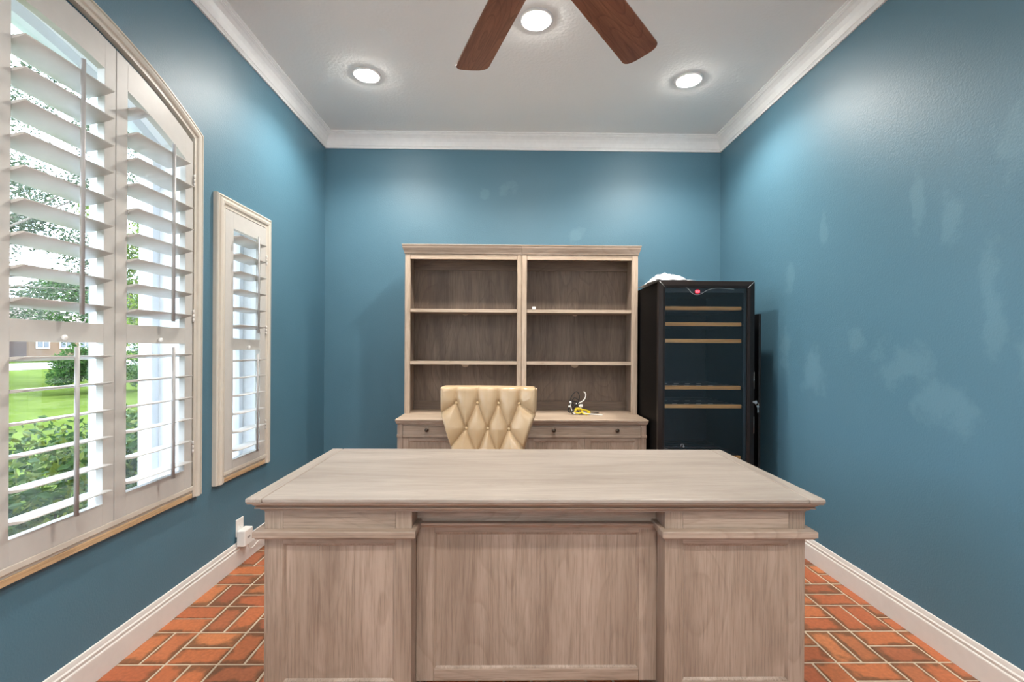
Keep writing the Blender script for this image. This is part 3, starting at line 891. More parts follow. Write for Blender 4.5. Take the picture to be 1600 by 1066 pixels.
# ================================================================== CABINETS AND BOOKCASES
CZ = 0.760
CY0, CYB = 3.166, 3.715
HY0 = 3.445
def cabinet(x0, x1, end_left, label):
    root = tag(empty('storage_cabinet', ((x0 + x1) / 2, (CY0 + CYB) / 2, 0)), label, 'cabinet', 'low cabinets behind the desk')
    MB().box(x0 + .0006, x1 - .0006, CY0, CYB, CZ - .010, CZ).build('cabinet_top', 'pale_x', root, .002)
    o = .012
    bx0 = x0 + (o if end_left else .002); bx1 = x1 - (.002 if end_left else o)
    cove = [(0, 0), (.0015, .004), (.005, .012), (.006, .020), (.010, .021), (.0115, .024)]
    r = []
    for a, d in cove:
        r.append([(x0 + (a if end_left else 0), CY0 + a, CZ - .0103 - d), (x1 - (0 if end_left else a), CY0 + a, CZ - .0103 - d), (x1 - (0 if end_left else a), CYB, CZ - .0103 - d), (x0 + (a if end_left else 0), CYB, CZ - .0103 - d)])
    MB().loft(r).build('cornice', 'oak_x', root)
    yb = CY0 + .020
    MB().box(bx0, bx1, yb + .014, CYB, .07, CZ - .035).build('carcass', 'oak_z', root)
    for a, b in ((bx0, bx0 + .035), (bx1 - .035, bx1)):
        MB().box(a, b, yb - .002, yb + .013, .07, CZ - .035).build('stile', 'oak_z', root, .0012)
        MB().box(a - .003 if (a == bx0 and end_left) else a, b + .003 if (b == bx1 and not end_left) else b, yb - .009, yb + .012, .634, .655).build('belt_block', 'oak_x', root, .003)
    MB().box(bx0 + .036, bx1 - .036, yb, yb + .012, .713, CZ - .035).build('rail', 'oak_x', root, .001)
    dr = MB().box(bx0 + .037, bx1 - .037, yb - .004, yb + .012, .656, .711).build('drawer', 'oak_x', root, .0025)
    lip = MB().box(bx0 + .037, bx1 - .037, yb - .010, yb + .012, .6345, .6555).build('drawer_lip', 'oak_x', dr, .003)
    w_ = (x0 + x1) / 2
    for kx in (w_ - .217, w_ + .217):
        kb = MB().lathe((kx, yb - .004, .688), [(.009, 0), (.006, -.003), (.005, -.010), (.012, -.014), (.0145, -.019), (.012, -.024), (.005, -.027), (.001, -.0275)], 'y', 20)
        kb.build('knob', 'bronze', dr)
    mid = (bx0 + bx1) / 2
    for k, (a, b) in enumerate(((bx0 + .037, mid - .001), (mid + .001, bx1 - .037))):
        dk = MB().box(a, b, yb + .004, yb + .012, .08, .631).build('door', 'oak_z', root)
        panel(dk, a, b, yb - .003, .08, .631, .040 , .020, .045, depth=.008, rec=.006)
        kx = b - .018 if k == 0 else a + .018
        MB().lathe((kx, yb - .003, .40), [(.006, 0), (.005, -.010), (.0135, -.016), (.012, -.022), (.001, -.025)], 'y', 16).build('knob', 'bronze', dk)
    MB().box(bx0 - .004 if end_left else bx0, bx1 + .004 if not end_left else bx1, yb - .010, CYB, 0, .07).build('plinth', 'oak_x', root, .003)
XM = 0.107
cabinet(-0.757, XM, True, 'low weathered oak cabinet under the left bookcase, half behind the chair')
cabinet(XM, 0.972, False, 'low weathered oak cabinet under the right bookcase, beside the wine cooler')

def hutch(x0, x1, end_left, label):
    root = tag(empty('bookcase_hutch', ((x0 + x1) / 2, 3.58, CZ)), label, 'bookcase', 'bookcases standing on the low cabinets')
    zt = 2.006
    ia, ib = x0 + (.040 if end_left else .038), x1 - (.034 if end_left else .046)
    ya, yb = HY0, CYB
    for a, b, s in ((x0, ia, 1), (ib, x1, -1)):
        # fluted face stile with the side panel behind
        st = MB()
        wd = b - a
        st.box(a + .0004, b - .0004, ya + .003, ya + .020, CZ, 1.941)
        st.box(a + .004, b - .004, ya, ya + .004, CZ, 1.940)
        st.build('stile', 'pale_z', root, .0012)
        sa, sb = (a + .001, a + .020) if s > 0 else (b - .020, b - .001)
        MB().box(sa, sb, ya + .0205, yb - .001, CZ, 1.941).build('side_panel', 'oak_z', root, .001)
    MB().box(ia + .0005, ib - .0005, ya + .002, ya + .020, 1.904, 1.941).build('rail', 'pale_x', root, .001)
    # cornice
    el, er = (1, 0) if end_left else (0, 1)
    prof = [(.002, 0), (.004, .010), (.006, .016), (.009, .024), (.0155, .044), (.0165, .055), (.018, .058), (.018, .062)]
    r = []
    for p_, d in prof:
        r.append([(x0 - el * p_ + (0 if el else .0005), ya - p_ - .002, 1.9415 + d), (x1 + er * p_ - (0 if er else .0005), ya - p_ - .002, 1.9415 + d),
                  (x1 + er * p_ - (0 if er else .0005), yb, 1.9415 + d), (x0 - el * p_ + (0 if el else .0005), yb, 1.9415 + d)])
    MB().loft(r).build('cornice', 'oak_x', root)
    MB().box(x0 - el * .020 + (0 if el else .0005), x1 + er * .020 - (0 if er else .0005), ya - .022, yb, 2.0037, 2.009).build('hutch_top', 'pale_x', root, .001)
    MB().box(x0 + .021, x1 - .021, yb - .014, yb - .004, CZ, 1.941).build('back_panel', 'dark_z', root)
    MB().box(x0 + .0205, x1 - .0205, yb - .034, yb - .0142, 1.862, 1.940).build('back_rail', 'dark_x', root, .001)
    MB().box(x0 + .0205, x1 - .0205, yb - .030, yb - .0142, CZ, .828).build('back_rail', 'dark_x', root, .001)
    for z in (1.534, 1.147):
        MB().box(ia - .001 if False else x0 + .0215, x1 - .0215, ya + .0215, yb - .0145, z - .020, z).build('shelf', 'oak_x', root, .001)
        MB().box(ia + .001, ib - .001, ya + .006, ya + .0213, z - .023, z + .001).build('shelf_lip', 'pale_x', root, .0015)
    gx = (x0 + x1) / 2 + (-.006 if end_left else .0)
    for z in (1.525, 1.114):
        g = MB()
        n = 20
        for y_, rr in ((yb - .0190, .032),):
            pts = [(gx + rr * cos(pi + pi * i / n), z + .012 + rr * sin(pi + pi * i / n)) for i in range(n + 1)]
            f0 = [(px, y_, pz) for px, pz in pts]; f1 = [(px, y_ + .0045, pz) for px, pz in pts]
            g.loft([f0, f1])
        g.build('cable_grommet', 'grommet', root)
    return root
hutch(-0.757, XM, True, 'empty weathered oak bookcase on the left, behind the leather chair')
hutch(XM, 0.972, False, 'empty weathered oak bookcase on the right, with cables below its shelves')

# small white square on the upper right shelf
sq = MB().box(.185, .211, 3.4475, 3.4655, 1.5352, 1.5565).build('charger_block', 'white_plastic', None, .002, origin=(.198, 3.456, 1.5352))
tag(sq, 'tiny white plastic block on the upper shelf of the right bookcase', 'charger')

# ================================================================== TANGLE OF CABLES
def bez(pts, n=10):
    """Catmull-Rom through points"""
    P_ = [Vector(p) for p in pts]
    P_ = [P_[0] * 2 - P_[1]] + P_ + [P_[-1] * 2 - P_[-2]]
    out = []
    for i in range(1, len(P_) - 2):
        for k in range(n):
            t = k / n
            a, b, c, d = P_[i - 1], P_[i], P_[i + 1], P_[i + 2]
            out.append(.5 * ((2 * b) + (c - a) * t + (2 * a - 5 * b + 4 * c - d) * t * t + (3 * b - a - 3 * c + d) * t ** 3))
    out.append(P_[-2])
    return out
ct = tag(empty('cable_tangle', (.53, 3.42, CZ)), 'tangle of black, yellow and white cables lying on the right cabinet', 'cables')
def cable(pts, r, mat):
    p = [(.53 + a, 3.42 + b, CZ + r + c) for a, b, c in pts]
    MB().tube(bez(p), r, 8).build('cable', mat, ct)
cable([(-.04, 0, .045), (-.06, .01, .10), (-.035, .02, .15), (-.01, .01, .165), (.005, 0, .13), (-.005, -.005, .085), (-.03, 0, .05), (-.06, .01, .02), (-.03, 0, 0), (.02, -.01, .002), (.08, .02, .003)], .0032, 'black_cable')
cable([(.0, 0, .06), (-.05, .01, .075), (-.075, 0, .05), (-.07, -.01, .015), (-.03, -.02, .03), (.01, 0, .045), (.0, .02, .08), (-.04, .02, .09), (-.07, .01, .07)], .0042, 'black_cable')
cable([(-.02, -.01, .07), (.0, .0, .10), (-.03, .01, .12), (-.045, 0, .09), (-.02, -.01, .04), (.01, -.02, .01), (.05, -.02, .004), (.11, .02, .004), (.16, .06, .003)], .0030, 'black_cable')
cable([(-.02, 0, .075), (.01, 0, .085), (.04, 0, .105), (.052, 0, .135), (.048, 0, .155), (.037, 0, .165)], .0042, 'white_cable')
cable([(.0, -.01, .065), (.02, -.012, .04), (.035, -.02, .012), (.07, -.02, .004), (.11, -.03, .003), (.135, -.045, .002), (.165, -.06, .002)], .0040, 'white_cable')
cable([(-.055, -.012, .09), (-.06, -.01, .06), (-.045, -.015, .02), (-.02, -.02, .004), (0, -.02, .004)], .0030, 'white_cable')
cable([(-.03, -.01, .03), (-.02, -.02, .042), (.01, -.02, .040), (.025, -.02, .020), (.0, -.022, .010), (-.03, -.022, .016), (-.02, -.02, .034), (.02, -.015, .036), (.05, -.01, .030), (.08, 0, .018)], .0052, 'yellow')
cable([(.02, -.02, .015), (.04, -.03, .005), (.06, -.035, .001)], .0045, 'yellow')
for x, z in ((-.07, .085), (-.078, .055), (-.04, .002)):
    MB().cyl((.53 + x, 3.40, CZ + z + .008), .0065, .0065, .014, 'x', 10).build('connector', 'white_plastic', ct)
MB().box(.53 + .005, .53 + .028, 3.398, 3.412, CZ + .058, CZ + .078).build('connector', 'white_plastic', ct, .002)
MB().box(.53 + .060, .53 + .085, 3.405, 3.425, CZ + .012, CZ + .026).build('connector', 'yellow', ct, .002)

# ================================================================== WINE COOLER
WX0, WX1, WY0, WZ = 0.985, 1.613, 3.000, 1.692
wc = tag(empty('wine_cooler', ((WX0 + WX1) / 2, 3.34, 0)), 'tall black wine cooler with a smoked glass door and wooden shelf fronts', 'wine cooler')
cb = MB()
yb0, yb1 = WY0 + .050, 3.69
t = .035
cb.box(WX0 + .002, WX0 + t, yb0, yb1, .03, WZ - .004).box(WX1 - t, WX1 - .002, yb0, yb1, .03, WZ - .004)
cb.box(WX0 + t, WX1 - t, yb0, yb1, WZ - .045, WZ - .004).box(WX0 + t, WX1 - t, yb0, yb1, .03, .10).box(WX0 + t, WX1 - t, yb1 - .03, yb1, .10, WZ - .045)
cb.build('cooler_body', 'cabinet_black', wc, .002)
ln = MB()
ln.box(WX0 + t, WX0 + t + .006, yb0 + .01, yb1 - .031, .10, WZ - .045).box(WX1 - t - .006, WX1 - t, yb0 + .01, yb1 - .031, .10, WZ - .045)
ln.box(WX0 + t + .006, WX1 - t - .006, yb1 - .037, yb1 - .031, .10, WZ - .045)
ln.build('liner', 'inside', wc)
for sx in (WX0 + .05, WX1 - .05):
    for sy in (yb0 + .05, yb1 - .05):
        MB().cyl((sx, sy, 0), .018, .015, .03, 'z', 14).build('foot', 'black', wc)
# door frame, bevelled towards the glass, with the glass inset
door = MB()
fw_l, fw_r, fw_t = .038, .052, .046
xo0, xo1, zo0, zo1 = WX0, WX1, .06, WZ
xi0, xi1, zi0, zi1 = WX0 + fw_l, WX1 - fw_r, .11, WZ - fw_t
O_ = [(xo0, zo0), (xo1, zo0), (xo1, zo1), (xo0, zo1)]
I_ = [(xi0, zi0), (xi1, zi0), (xi1, zi1), (xi0, zi1)]
for i in range(4):
    j = (i + 1) % 4
    mo = [(O_[i][0] * .35 + I_[i][0] * .65, O_[i][1] * .35 + I_[i][1] * .65), (O_[j][0] * .35 + I_[j][0] * .65, O_[j][1] * .35 + I_[j][1] * .65)]
    door.face([(O_[i][0], WY0 + .012, O_[i][1]), (O_[j][0], WY0 + .012, O_[j][1]), (mo[1][0], WY0, mo[1][1]), (mo[0][0], WY0, mo[0][1])])
    door.face([(mo[0][0], WY0, mo[0][1]), (mo[1][0], WY0, mo[1][1]), (I_[j][0], WY0 + .002, I_[j][1]), (I_[i][0], WY0 + .002, I_[i][1])])
    door.face([(I_[i][0], WY0 + .002, I_[i][1]), (I_[j][0], WY0 + .002, I_[j][1]), (I_[j][0], WY0 + .040, I_[j][1]), (I_[i][0], WY0 + .040, I_[i][1])])
    door.face([(O_[i][0], WY0 + .012, O_[i][1]), (O_[i][0], WY0 + .045, O_[i][1]), (O_[j][0], WY0 + .045, O_[j][1]), (O_[j][0], WY0 + .012, O_[j][1])])
    door.face([(O_[i][0], WY0 + .045, O_[i][1]), (O_[j][0], WY0 + .045, O_[j][1]), (I_[j][0], WY0 + .040, I_[j][1]), (I_[i][0], WY0 + .040, I_[i][1])])
bmesh.ops.remove_doubles(door.bm, verts=door.bm.verts, dist=1e-5)
dr = door.build('door', 'door_frame', wc)
MB().box(xi0, xi1, WY0 + .008, WY0 + .014, zi0, zi1).build('glass_pane', 'cooler_glass', dr)
# dark printed border on the glass
bd = MB()
bd.box(xi0, xi0 + .006, WY0 + .0145, WY0 + .020, zi0, zi1).box(xi1 - .020, xi1, WY0 + .0145, WY0 + .020, zi0, zi1).box(xi0, xi1, WY0 + .0145, WY0 + .020, zi1 - .030, zi1)
bd.build('glass_border', 'inside', dr)
# silver mitre lines at the upper corners
for (a, b) in ((O_[3], I_[3]), (O_[2], I_[2])):
    p0 = Vector((a[0] * .95 + b[0] * .05, WY0 + .0105, a[1] * .95 + b[1] * .05)); p1 = Vector((a[0] * .35 + b[0] * .65, WY0 - .0005, a[1] * .35 + b[1] * .65))
    p2 = Vector((b[0], WY0 + .001, b[1]))
    MB().tube([p0, p1, p2], .0016, 6).build('mitre_line', 'silver', dr)
# swoosh and red read-out
sw = [(1.150, 1.655), (1.165, 1.652), (1.180, 1.640), (1.195, 1.622), (1.215, 1.610), (1.240, 1.608), (1.265, 1.616), (1.290, 1.632), (1.320, 1.644), (1.360, 1.650), (1.410, 1.649), (1.475, 1.644)]
MB().tube(bez([(x, WY0 + .0070, z - .006) for x, z in sw], 6), .0022, 6).build('swoosh', 'silver', dr)
MB().lathe((1.236, WY0 + .0078, 1.622), [(.016, 0), (.016, -.0008), (.001, -.0012)], 'y', 24).build('readout_window', 'red_window', dr)
def digit(x, z, h, segs):
    g = MB(); w = h * .55; t_ = h * .17; y0, y1 = WY0 + .0052, WY0 + .0062
    S = {'a': (0, w, h - t_, h), 'g': (0, w, h / 2 - t_ / 2, h / 2 + t_ / 2), 'd': (0, w, 0, t_), 'b': (w - t_, w, h / 2, h), 'c': (w - t_, w, 0, h / 2), 'f': (0, t_, h / 2, h), 'e': (0, t_, 0, h / 2)}
    for s in segs:
        a, b, c, d = S[s]
        g.box(x + a, x + b, y0, y1, z + c, z + d)
    g.build('digit', 'red_led', dr)
digit(1.223, 1.612, .019, 'bcefg')
digit(1.238, 1.612, .019, 'bcefg')
# shelves
for z, off in ((1.517, 0), (1.411, 0), (1.301, 0), (0.993, -.004), (0.869, .003), (.53, 0)):
    sh = MB().box(xi0 + .006 + off, xi1 - .012 + off, yb0 + .004, yb0 + .022, z - .012, z + .013).build('shelf', 'shelf_wood', wc, .003)
    gr = MB()
    gr.box(WX0 + t + .008, WX0 + t + .020, yb0 + .023, yb1 - .05, z - .008, z + .002).box(WX1 - t - .020, WX1 - t - .008, yb0 + .023, yb1 - .05, z - .008, z + .002)
    for k in range(6):
        yy = yb0 + .08 + k * .085
        gr.box(WX0 + t + .020, WX1 - t - .020, yy, yy + .045, z - .006, z + .004)
    gr.build('slatted_tray', 'inside', sh)
    if z in (0.993, .869):
        gl = MB()  # light glints on the two lower trays, put in as short grey bars
        for r_ in range(2):
            for k in range(5):
                gl.tube([(xi0 + .02 + k * .082 + r_ * -.01, yb0 + .10 + r_ * .17, z + .007), (xi0 + .055 + k * .082 + r_ * -.01, yb0 + .105 + r_ * .17, z + .007)], .0022, 6)
        gl.build('tray_glint', 'rod', sh)
# recessed grips and lock on the door edge
for z in (.99, .70):
    g = MB()
    g.box(WX1 + .0002, WX1 + .003, WY0 + .018, WY0 + .040, z, z + .11)
    g.build('grip', 'black', dr, .002)
    MB().tube([(WX1 - .004, WY0 + .006, z), (WX1 - .004, WY0 + .006, z + .11)], .0012, 6).build('grip_edge', 'silver', dr)
MB().cyl((WX1 - .004, WY0 + .010, .905), .007, .007, -.012, 'y', 16).build('lock', 'silver', dr)
# loose catch inside at the bottom
MB().tube(bez([(1.155, yb0 + .02, .60), (1.16, yb0 + .02, .615), (1.175, yb0 + .02, .612), (1.17, yb0 + .02, .598), (1.18, yb0 + .02, .60)], 5), .004, 6).build('catch', 'silver', wc)

kr = tag(empty('key_ring', (WX1 + .004, WY0 - .006, .905)), 'small bunch of silver keys hanging in the wine cooler lock', 'keys')
kx, ky = WX1 + .004, WY0 - .006
MB().box(kx - .010, kx + .004, ky - .004, ky - .002, .896, .916).build('key', 'silver', kr, .001)
rg = [(kx + .004 + .010 * cos(a), ky - .004, .893 + .010 * sin(a)) for a in [2 * pi * i / 16 for i in range(17)]]
MB().tube(rg, .0014, 6).build('ring', 'silver', kr)
k2 = MB().cyl((kx + .008, ky - .006, .878), .008, .008, .002, 'y', 16).box(kx + .0055, kx + .0105, ky - .006, ky - .004, .838, .872)
k2.box(kx + .0105, kx + .014, ky - .006, ky - .004, .842, .848).box(kx + .0105, kx + .013, ky - .006, ky - .004, .852, .857)
k2.build('key', 'silver', kr)

# crumpled paper on top of the cooler
def paper():
    rnd = random.Random(11)
    top = MB()
    root = tag(empty('crumpled_paper', (1.12, 3.22, WZ)), 'crumpled white paper heaped on top of the wine cooler', 'paper')
    nx, ny = 26, 22
    from mathutils import noise as mn
    for layer in range(3):
        lm = MB()
        vs = []
        x0, x1, y0, y1 = ((.955, 1.14, 3.04, 3.38), (1.00, 1.235, 3.03, 3.36), (.975, 1.18, 3.04, 3.32))[layer]
        hh = (.022, .018, .046)[layer]
        for i in range(nx + 1):
            row = []
            for j in range(ny + 1):
                u, v = i / nx, j / ny
                e = min(u, 1 - u, v, 1 - v) * 2
                n = .70 + .30 * mn.noise(Vector((u * 2.4 + layer * 9, v * 2.4, layer * 3.1))) + .30 * abs(mn.noise(Vector((u * 7 + layer * 5, v * 7, 2.0))))
                z = WZ + .002 + layer * .004 + hh * (n * 1.1 + .1) * min(1, e * (3.2 if layer == 2 else 1.6))
                wob = .018 * mn.noise(Vector((u * 5, v * 5, 7 + layer)))
                row.append(lm.bm.verts.new((x0 + (x1 - x0) * u + wob, y0 + (y1 - y0) * v + wob * 1.3, z)))
            vs.append(row)
        for i in range(nx):
            for j in range(ny):
                lm.bm.faces.new((vs[i][j], vs[i + 1][j], vs[i + 1][j + 1], vs[i][j + 1]))
        o = lm.build('sheet', 'paper', root)
        s = o.modifiers.new('solid', 'SOLIDIFY'); s.thickness = .0008; s.offset = 1
paper()

# black slab added to darken the gap between cooler and wall
bo = MB().box(1.700, 1.716, 3.12, 3.60, .002, 1.488).build('dark_gap_slab', 'black', None, .002, origin=(1.708, 3.36, .002))
tag(bo, 'thin black slab added to darken the gap between wine cooler and right wall', 'board')

# ================================================================== TUFTED CHAIR
CHX, CHY = -0.113, 2.77
chair = empty('leather_chair', (CHX, CHY, 0))
tag(chair, 'cream leather chair with diamond-tufted button back, drawn up behind the desk', 'chair')
HWZ = [(.40, .195), (.50, .197), (.58, .205), (.656, .220), (.72, .240), (.77, .257), (.81, .270), (.845, .283), (.88, .287), (.95, .289), (1.0, .290), (1.03, .291)]
def hw(z):
    for (a, wa), (b, wb) in zip(HWZ, HWZ[1:]):
        if z <= b:
            t = (z - a) / (b - a); t = max(t, 0)
            return wa + (wb - wa) * t
    return HWZ[-1][1]
rows = [(.916, [-.193, -.066, .062, .186]), (.768, [-.130, .0, .127]), (.620, [-.062, .062]), (.475, [-.13, 0, .13])]
segs = []
for x in rows[0][1]:
    segs.append(((x, .916), (x * 1.03, 1.05)))
for (za, xa), (zb, xb) in zip(rows, rows[1:]):
    for p in xa:
        for q in xb:
            if abs(p - q) < .1:
                segs.append(((p, za), (q, zb)))
segs += [((-.193, .916), (-.30, .845)), ((.186, .916), (.30, .845)), ((-.130, .768), (-.24, .63)), ((.127, .768), (.24, .63))]
buttons = [(x, z) for z, xs in rows[:3] for x in xs]
def sd(px, pz):
    best = 9
    for (ax, az), (bx, bz) in segs:
        dx, dz = bx - ax, bz - az
        t = max(0, min(1, ((px - ax) * dx + (pz - az) * dz) / (dx * dx + dz * dz)))
        d = hypot(px - ax - t * dx, pz - az - t * dz)
        best = min(best, d)
    return best
def chair_back():
    bmk = MB(); bm = bmk.bm
    z0, z1 = .44, 1.018
    nu, nv = 132, 130
    T = .085
    front, rear = [], []
    for j in range(nv + 1):
        v = j / nv
        z = z0 + (z1 - z0) * v
        w = hw(z)
        fr, rr = [], []
        for i in range(nu + 1):
            u = -1 + 2 * i / nu
            x = u * w
            eu = max(0, 1 - abs(u)) * w
            ev = (z1 - z)
            edge = min(eu, ev + .0, z - z0 + .02)
            rnd = sqrt(max(0, 1 - (1 - min(edge / .030, 1)) ** 2))
            # corner rounding at the top
            d = sd(x, z)
            puff = .010 * (1 - exp(-d / .0045)) + .030 * (1 - exp(-d / .032))
            db = min(hypot(x - bx_, z - bz_) for bx_, bz_ in buttons)
            pit = .016 * exp(-(db / .017) ** 2)
            wing = .35 * x * x
            y = -(.012 + .030 * rnd + puff * min(1, edge / .012 + .25) - pit * 1.0) - wing
            lean = (z - .45) * .16
            tz = z
            if ev < .03 and eu < .03:      # ease the upper corners
                q = hypot(.03 - ev, .03 - eu)
                if q > .03:
                    s = .03 / q
                    tz = z1 - (.03 - (.03 - ev) * s)
                    x = (1 if x > 0 else -1) * (w - (.03 - (.03 - eu) * s))
            fr.append(bm.verts.new((CHX + x, CHY + y + lean, tz)))
            rr.append(bm.verts.new((CHX + x * .985, CHY + T * .35 + .030 * rnd - wing + lean, tz - (.004 if ev < .004 else 0))))
        front.append(fr); rear.append(rr)
    for j in range(nv):
        for i in range(nu):
            bm.faces.new((front[j][i], front[j][i + 1], front[j + 1][i + 1], front[j + 1][i])).smooth = True
            bm.faces.new((rear[j][i], rear[j + 1][i], rear[j + 1][i + 1], rear[j][i + 1])).smooth = True
        for i in (0, nu):
            bm.faces.new((front[j][i], front[j + 1][i], rear[j + 1][i], rear[j][i])).smooth = True
    for j in (0, nv):
        for i in range(nu):
            bm.faces.new((front[j][i], front[j][i + 1], rear[j][i + 1], rear[j][i])).smooth = True
    o = bmk.build('backrest', 'leather', chair)
    for (bx_, bz_) in buttons:
        y = CHY - .35 * bx_ * bx_ + (bz_ - .45) * .16 - .0385
        bt = MB().lathe((CHX + bx_, y, bz_), [(.0095, .004), (.0095, 0), (.0080, -.0045), (.0040, -.0072), (.0005, -.008)], 'y', 14)
        bt.build('button', 'button', chair)
    # piping down the rear edge
    for s in (-1, 1):
        pts = [(CHX + s * (hw(z) * .992 + .001), CHY + .045 - .35 * hw(z) ** 2 + (z - .45) * .16, z) for z in [z0 + (z1 - .015 - z0) * k / 24 for k in range(25)]]
        MB().tube(pts, .0035, 8).build('piping', 'leather', chair)
chair_back()
seat = MB().box(CHX - .25, CHX + .25, CHY - .47, CHY + .04, .36, .49).build('seat', 'leather', chair, .035, 5)
for sx in (-1, 1):
    for sy in (-.42, .02):
        MB().loft([[(CHX + sx * .21 + a * w_, CHY + sy + b * w_, z) for a, b in ((-1, -1), (1, -1), (1, 1), (-1, 1))] for z, w_ in ((0, .013), (.36, .022))]).build('leg', 'dark_z', chair, .003)
chair.rotation_euler = (0, 0, radians(-4.5))

# ================================================================== OUTLET AND ADAPTER
ol = tag(empty('wall_outlet', (XL, 2.690, .205)), 'white wall outlet plate low on the left wall beside the desk', 'outlet')
MB().box(XL, XL + .006, 2.655, 2.727, .165, .262).build('plate', 'white_plastic', ol, .002)
for z in (.238, .190):
    MB().box(XL + .006, XL + .008, 2.676, 2.706, z - .014, z + .014).build('socket', 'white_plastic', ol, .003)
MB().cyl((XL + .006, 2.691, .213), .003, .003, .002, 'x', 10).build('screw', 'silver', ol)
ad = tag(empty('power_adapter', (XL + .03, 2.675, .120)), 'white plug-in adapter box sticking out of the left wall outlet', 'adapter')
MB().box(XL + .0085, XL + .056, 2.650, 2.735, .112, .203).build('adapter_case', 'white_plastic', ad, .006, 3)
MB().tube(bez([(XL + .045, 2.70, .113), (XL + .045, 2.715, .085), (XL + .040, 2.76, .065), (XL + .036, 2.83, .075), (XL + .035, 2.90, .05), (XL + .035, 2.96, .006)], 8), .0030, 8).build('cord', 'white_cable', ad)
MB().box(XL + .056, XL + .0565, 2.676, 2.706, .150, .162).build('mark', 'rod', ad)

# ================================================================== OUTSIDE
GZ = -0.22
tag(MB().box(-140, XL - WT, -60, 160, GZ - .1, GZ).build('lawn', 'lawn'), kind='structure')
M['concrete'] = new_mat('pale_driveway', (0.1365, 0.1235, 0.1170), 0.9)
tag(MB().box(-40, -29, -40, 130, GZ, GZ + .03).build('street', 'concrete'), kind='structure')

def leaf_cloud(name, mat, parent, centers, count, size, seed, flat=1.0):
    rnd = random.Random(seed)
    verts, faces = [], []
    for k in range(count):
        c, r = rnd.choice(centers)
        while True:
            p = Vector((rnd.uniform(-1, 1), rnd.uniform(-1, 1), rnd.uniform(-1, 1)))
            if p.length <= 1: break
        if isinstance(r, tuple):
            q = Vector(c) + Vector((p.x * r[0], p.y * r[1], p.z * r[2]))
        else:
            q = Vector(c) + p * r
        a = Vector((rnd.gauss(0, 1), rnd.gauss(0, 1), rnd.gauss(0, .6))).normalized()
        b = a.cross(Vector((rnd.gauss(0, 1), rnd.gauss(0, 1), rnd.gauss(0, 1)))).normalized()
        s = size * rnd.uniform(.6, 1.3)
        n = a.cross(b) * (s * .12)
        i = len(verts)
        verts += [q, q + a * s * .5 + b * s * .24 + n, q + a * s, q + a * s * .5 - b * s * .24 + n]
        faces.append((i, i + 1, i + 2, i + 3))
    o0 = Vector(parent['_org']) if parent is not None else Vector((0, 0, 0))
    me = bpy.data.meshes.new(name)
    me.from_pydata([tuple(v - o0) for v in verts], [], faces)
    me.materials.append(M[mat])
    o = bpy.data.objects.new(name, me)
    COL.objects.link(o)
    if parent is not None: o.parent = parent
    return o

# hedge under the window
hd = tag(empty('hedge', (-3.45, 3.5, GZ)), 'leafy green hedge growing outside below the arched window', 'hedge')
hc = []
rr = random.Random(3)
for k in range(90):
    y = rr.uniform(-.5, 8.5)
    for _ in range(3):
        hc.append(((rr.uniform(-3.85, -2.9), y + rr.uniform(-.2, .2), GZ + rr.uniform(.15, .74)), (.24, .28, .20)))
tag(leaf_cloud('foliage', 'hedge_leaf', hd, hc, 36000, .075, 5), kind='stuff')
for k in range(24):
    y = -.3 + k * .37
    x = -3.4 + rr.uniform(-.15, .15)
    MB().tube([(x, y, GZ), (x + rr.uniform(-.1, .1), y + .05, GZ + .35), (x + rr.uniform(-.2, .2), y + .1, GZ + .72)], .012, 6, .4).build('stem', 'bark', hd)

def tree(name, label, x, y, h_trunk, r_trunk, crown, leaf, count, size, seed, spread, off=(0, 0)):
    root = tag(empty(name, (x, y, GZ)), label, 'tree')
    rnd = random.Random(seed)
    top = Vector((x, y, GZ + h_trunk))
    MB().tube([(x, y, GZ - .05), (x + .1, y + .05, GZ + h_trunk * .5), tuple(top)], r_trunk, 10, .6).build('trunk', 'bark', root)
    cs = []
    for k in range(crown[0]):
        a = rnd.uniform(0, 2 * pi); rad = spread * sqrt(rnd.random())
        z = rnd.uniform(crown[1], crown[2])
        c = Vector((x + off[0] + rad * cos(a), y + off[1] + rad * sin(a), z))
        if k % 7 == 0:
            mid_ = (top + c) / 2 + Vector((0, 0, .3))
            MB().tube([tuple(top - Vector((0, 0, .3))), tuple(mid_), tuple(c)], r_trunk * .35, 6, .25).build('branch', 'bark', root)
        cs.append((tuple(c), rnd.uniform(.5, .95) * crown[3]))
    tag(leaf_cloud('foliage', leaf, root, cs, count, size, seed + 1), kind='stuff')
    return root
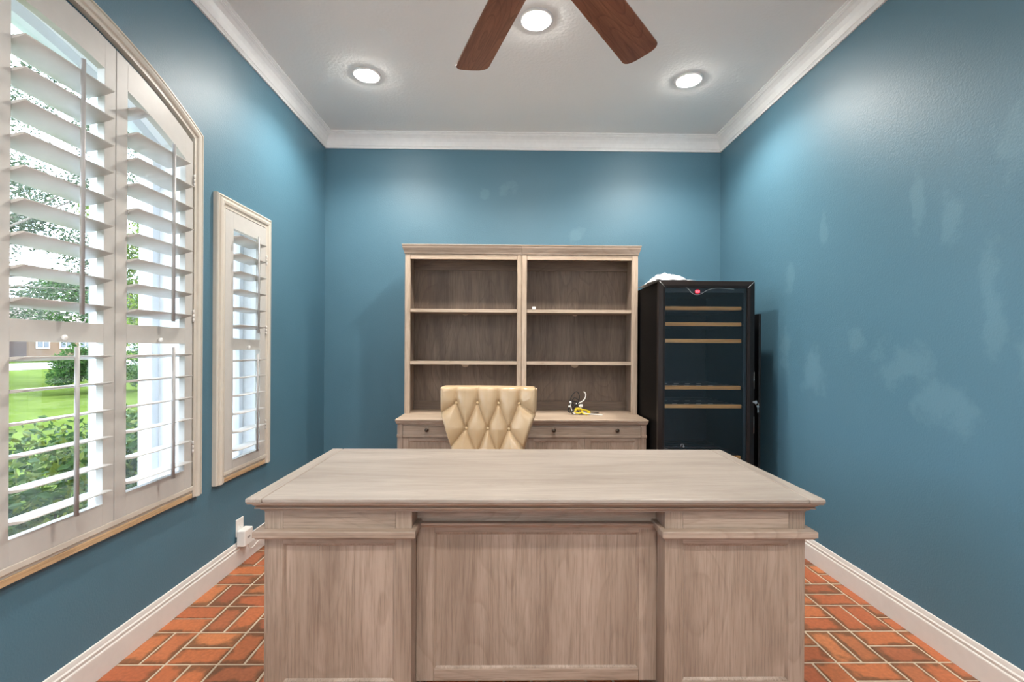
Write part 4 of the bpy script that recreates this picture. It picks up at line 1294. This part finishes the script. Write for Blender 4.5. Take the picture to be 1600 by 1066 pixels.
tree('oak_tree', 'tall grey-green oak tree on the lawn seen through the left shutter panel', -20.0, 15.2, 3.0, .24, (95, 2.3, 12.0, 1.15), 'oak_leaf', 42000, .14, 21, 4.6, (1.5, 1.0))
tree('leafy_tree', 'bright yellow-green tree seen between louvres beside the oak', -10.4, 13.4, 1.9, .09, (26, 1.6, 5.0, .55), 'bright_leaf', 15000, .10, 31, 1.05)
tree('small_tree', 'low dark green spreading tree at the right side of the lawn', -12.8, 14.9, .45, .07, (16, .25, 1.15, .45), 'dark_leaf', 9000, .09, 41, 1.1)
tree('spreading_tree', 'distant dark green tree beside the pink-roofed house', -38.0, 43.0, 2.5, .3, (36, 2.0, 7.0, 1.6), 'dark_leaf', 9000, .34, 51, 4.0)

# house across the street
M['house_wall'] = new_mat('peach_house_wall', (0.1260, 0.0780, 0.0480), 0.85)
M['roof'] = new_mat('pink_tile_roof', (0.1020, 0.0675, 0.0600), 0.85)
M['house_dark'] = new_mat('dark_garage_door', (0.0500, 0.0300, 0.0250), 0.8)  # garage door in one even dark brown
M['house_win'] = new_mat('dark_house_window', (0.0600, 0.0700, 0.0850), 0.2)
hs = tag(empty('house', (-52, 50, GZ)), 'single-storey peach house with a pinkish tiled roof across the street', 'house')
MB().box(-58, -46, 40, 56, GZ, 3.3).build('wall', 'house_wall', hs)
rf = MB()
rf.loft([[(-59, 39, 3.2), (-45, 39, 3.2), (-45, 57, 3.2), (-59, 57, 3.2)], [(-54, 44, 5.4), (-51, 44, 5.4), (-51, 52, 5.4), (-54, 52, 5.4)]])
rf.build('roof', 'roof', hs)
for ya in (46.0, 48.4, 50.6):
    w_ = MB().box(-46.0, -45.9, ya, ya + 1.3, 1.0, 2.6).build('window', 'reveal', hs)
    MB().box(-45.9, -45.86, ya + .1, ya + .58, 1.1, 2.5).box(-45.9, -45.86, ya + .72, ya + 1.2, 1.1, 2.5).build('pane', 'house_win', w_)
MB().box(-46, -45.85, 41.0, 45.0, GZ, 2.6).build('garage_door', 'house_dark', hs)
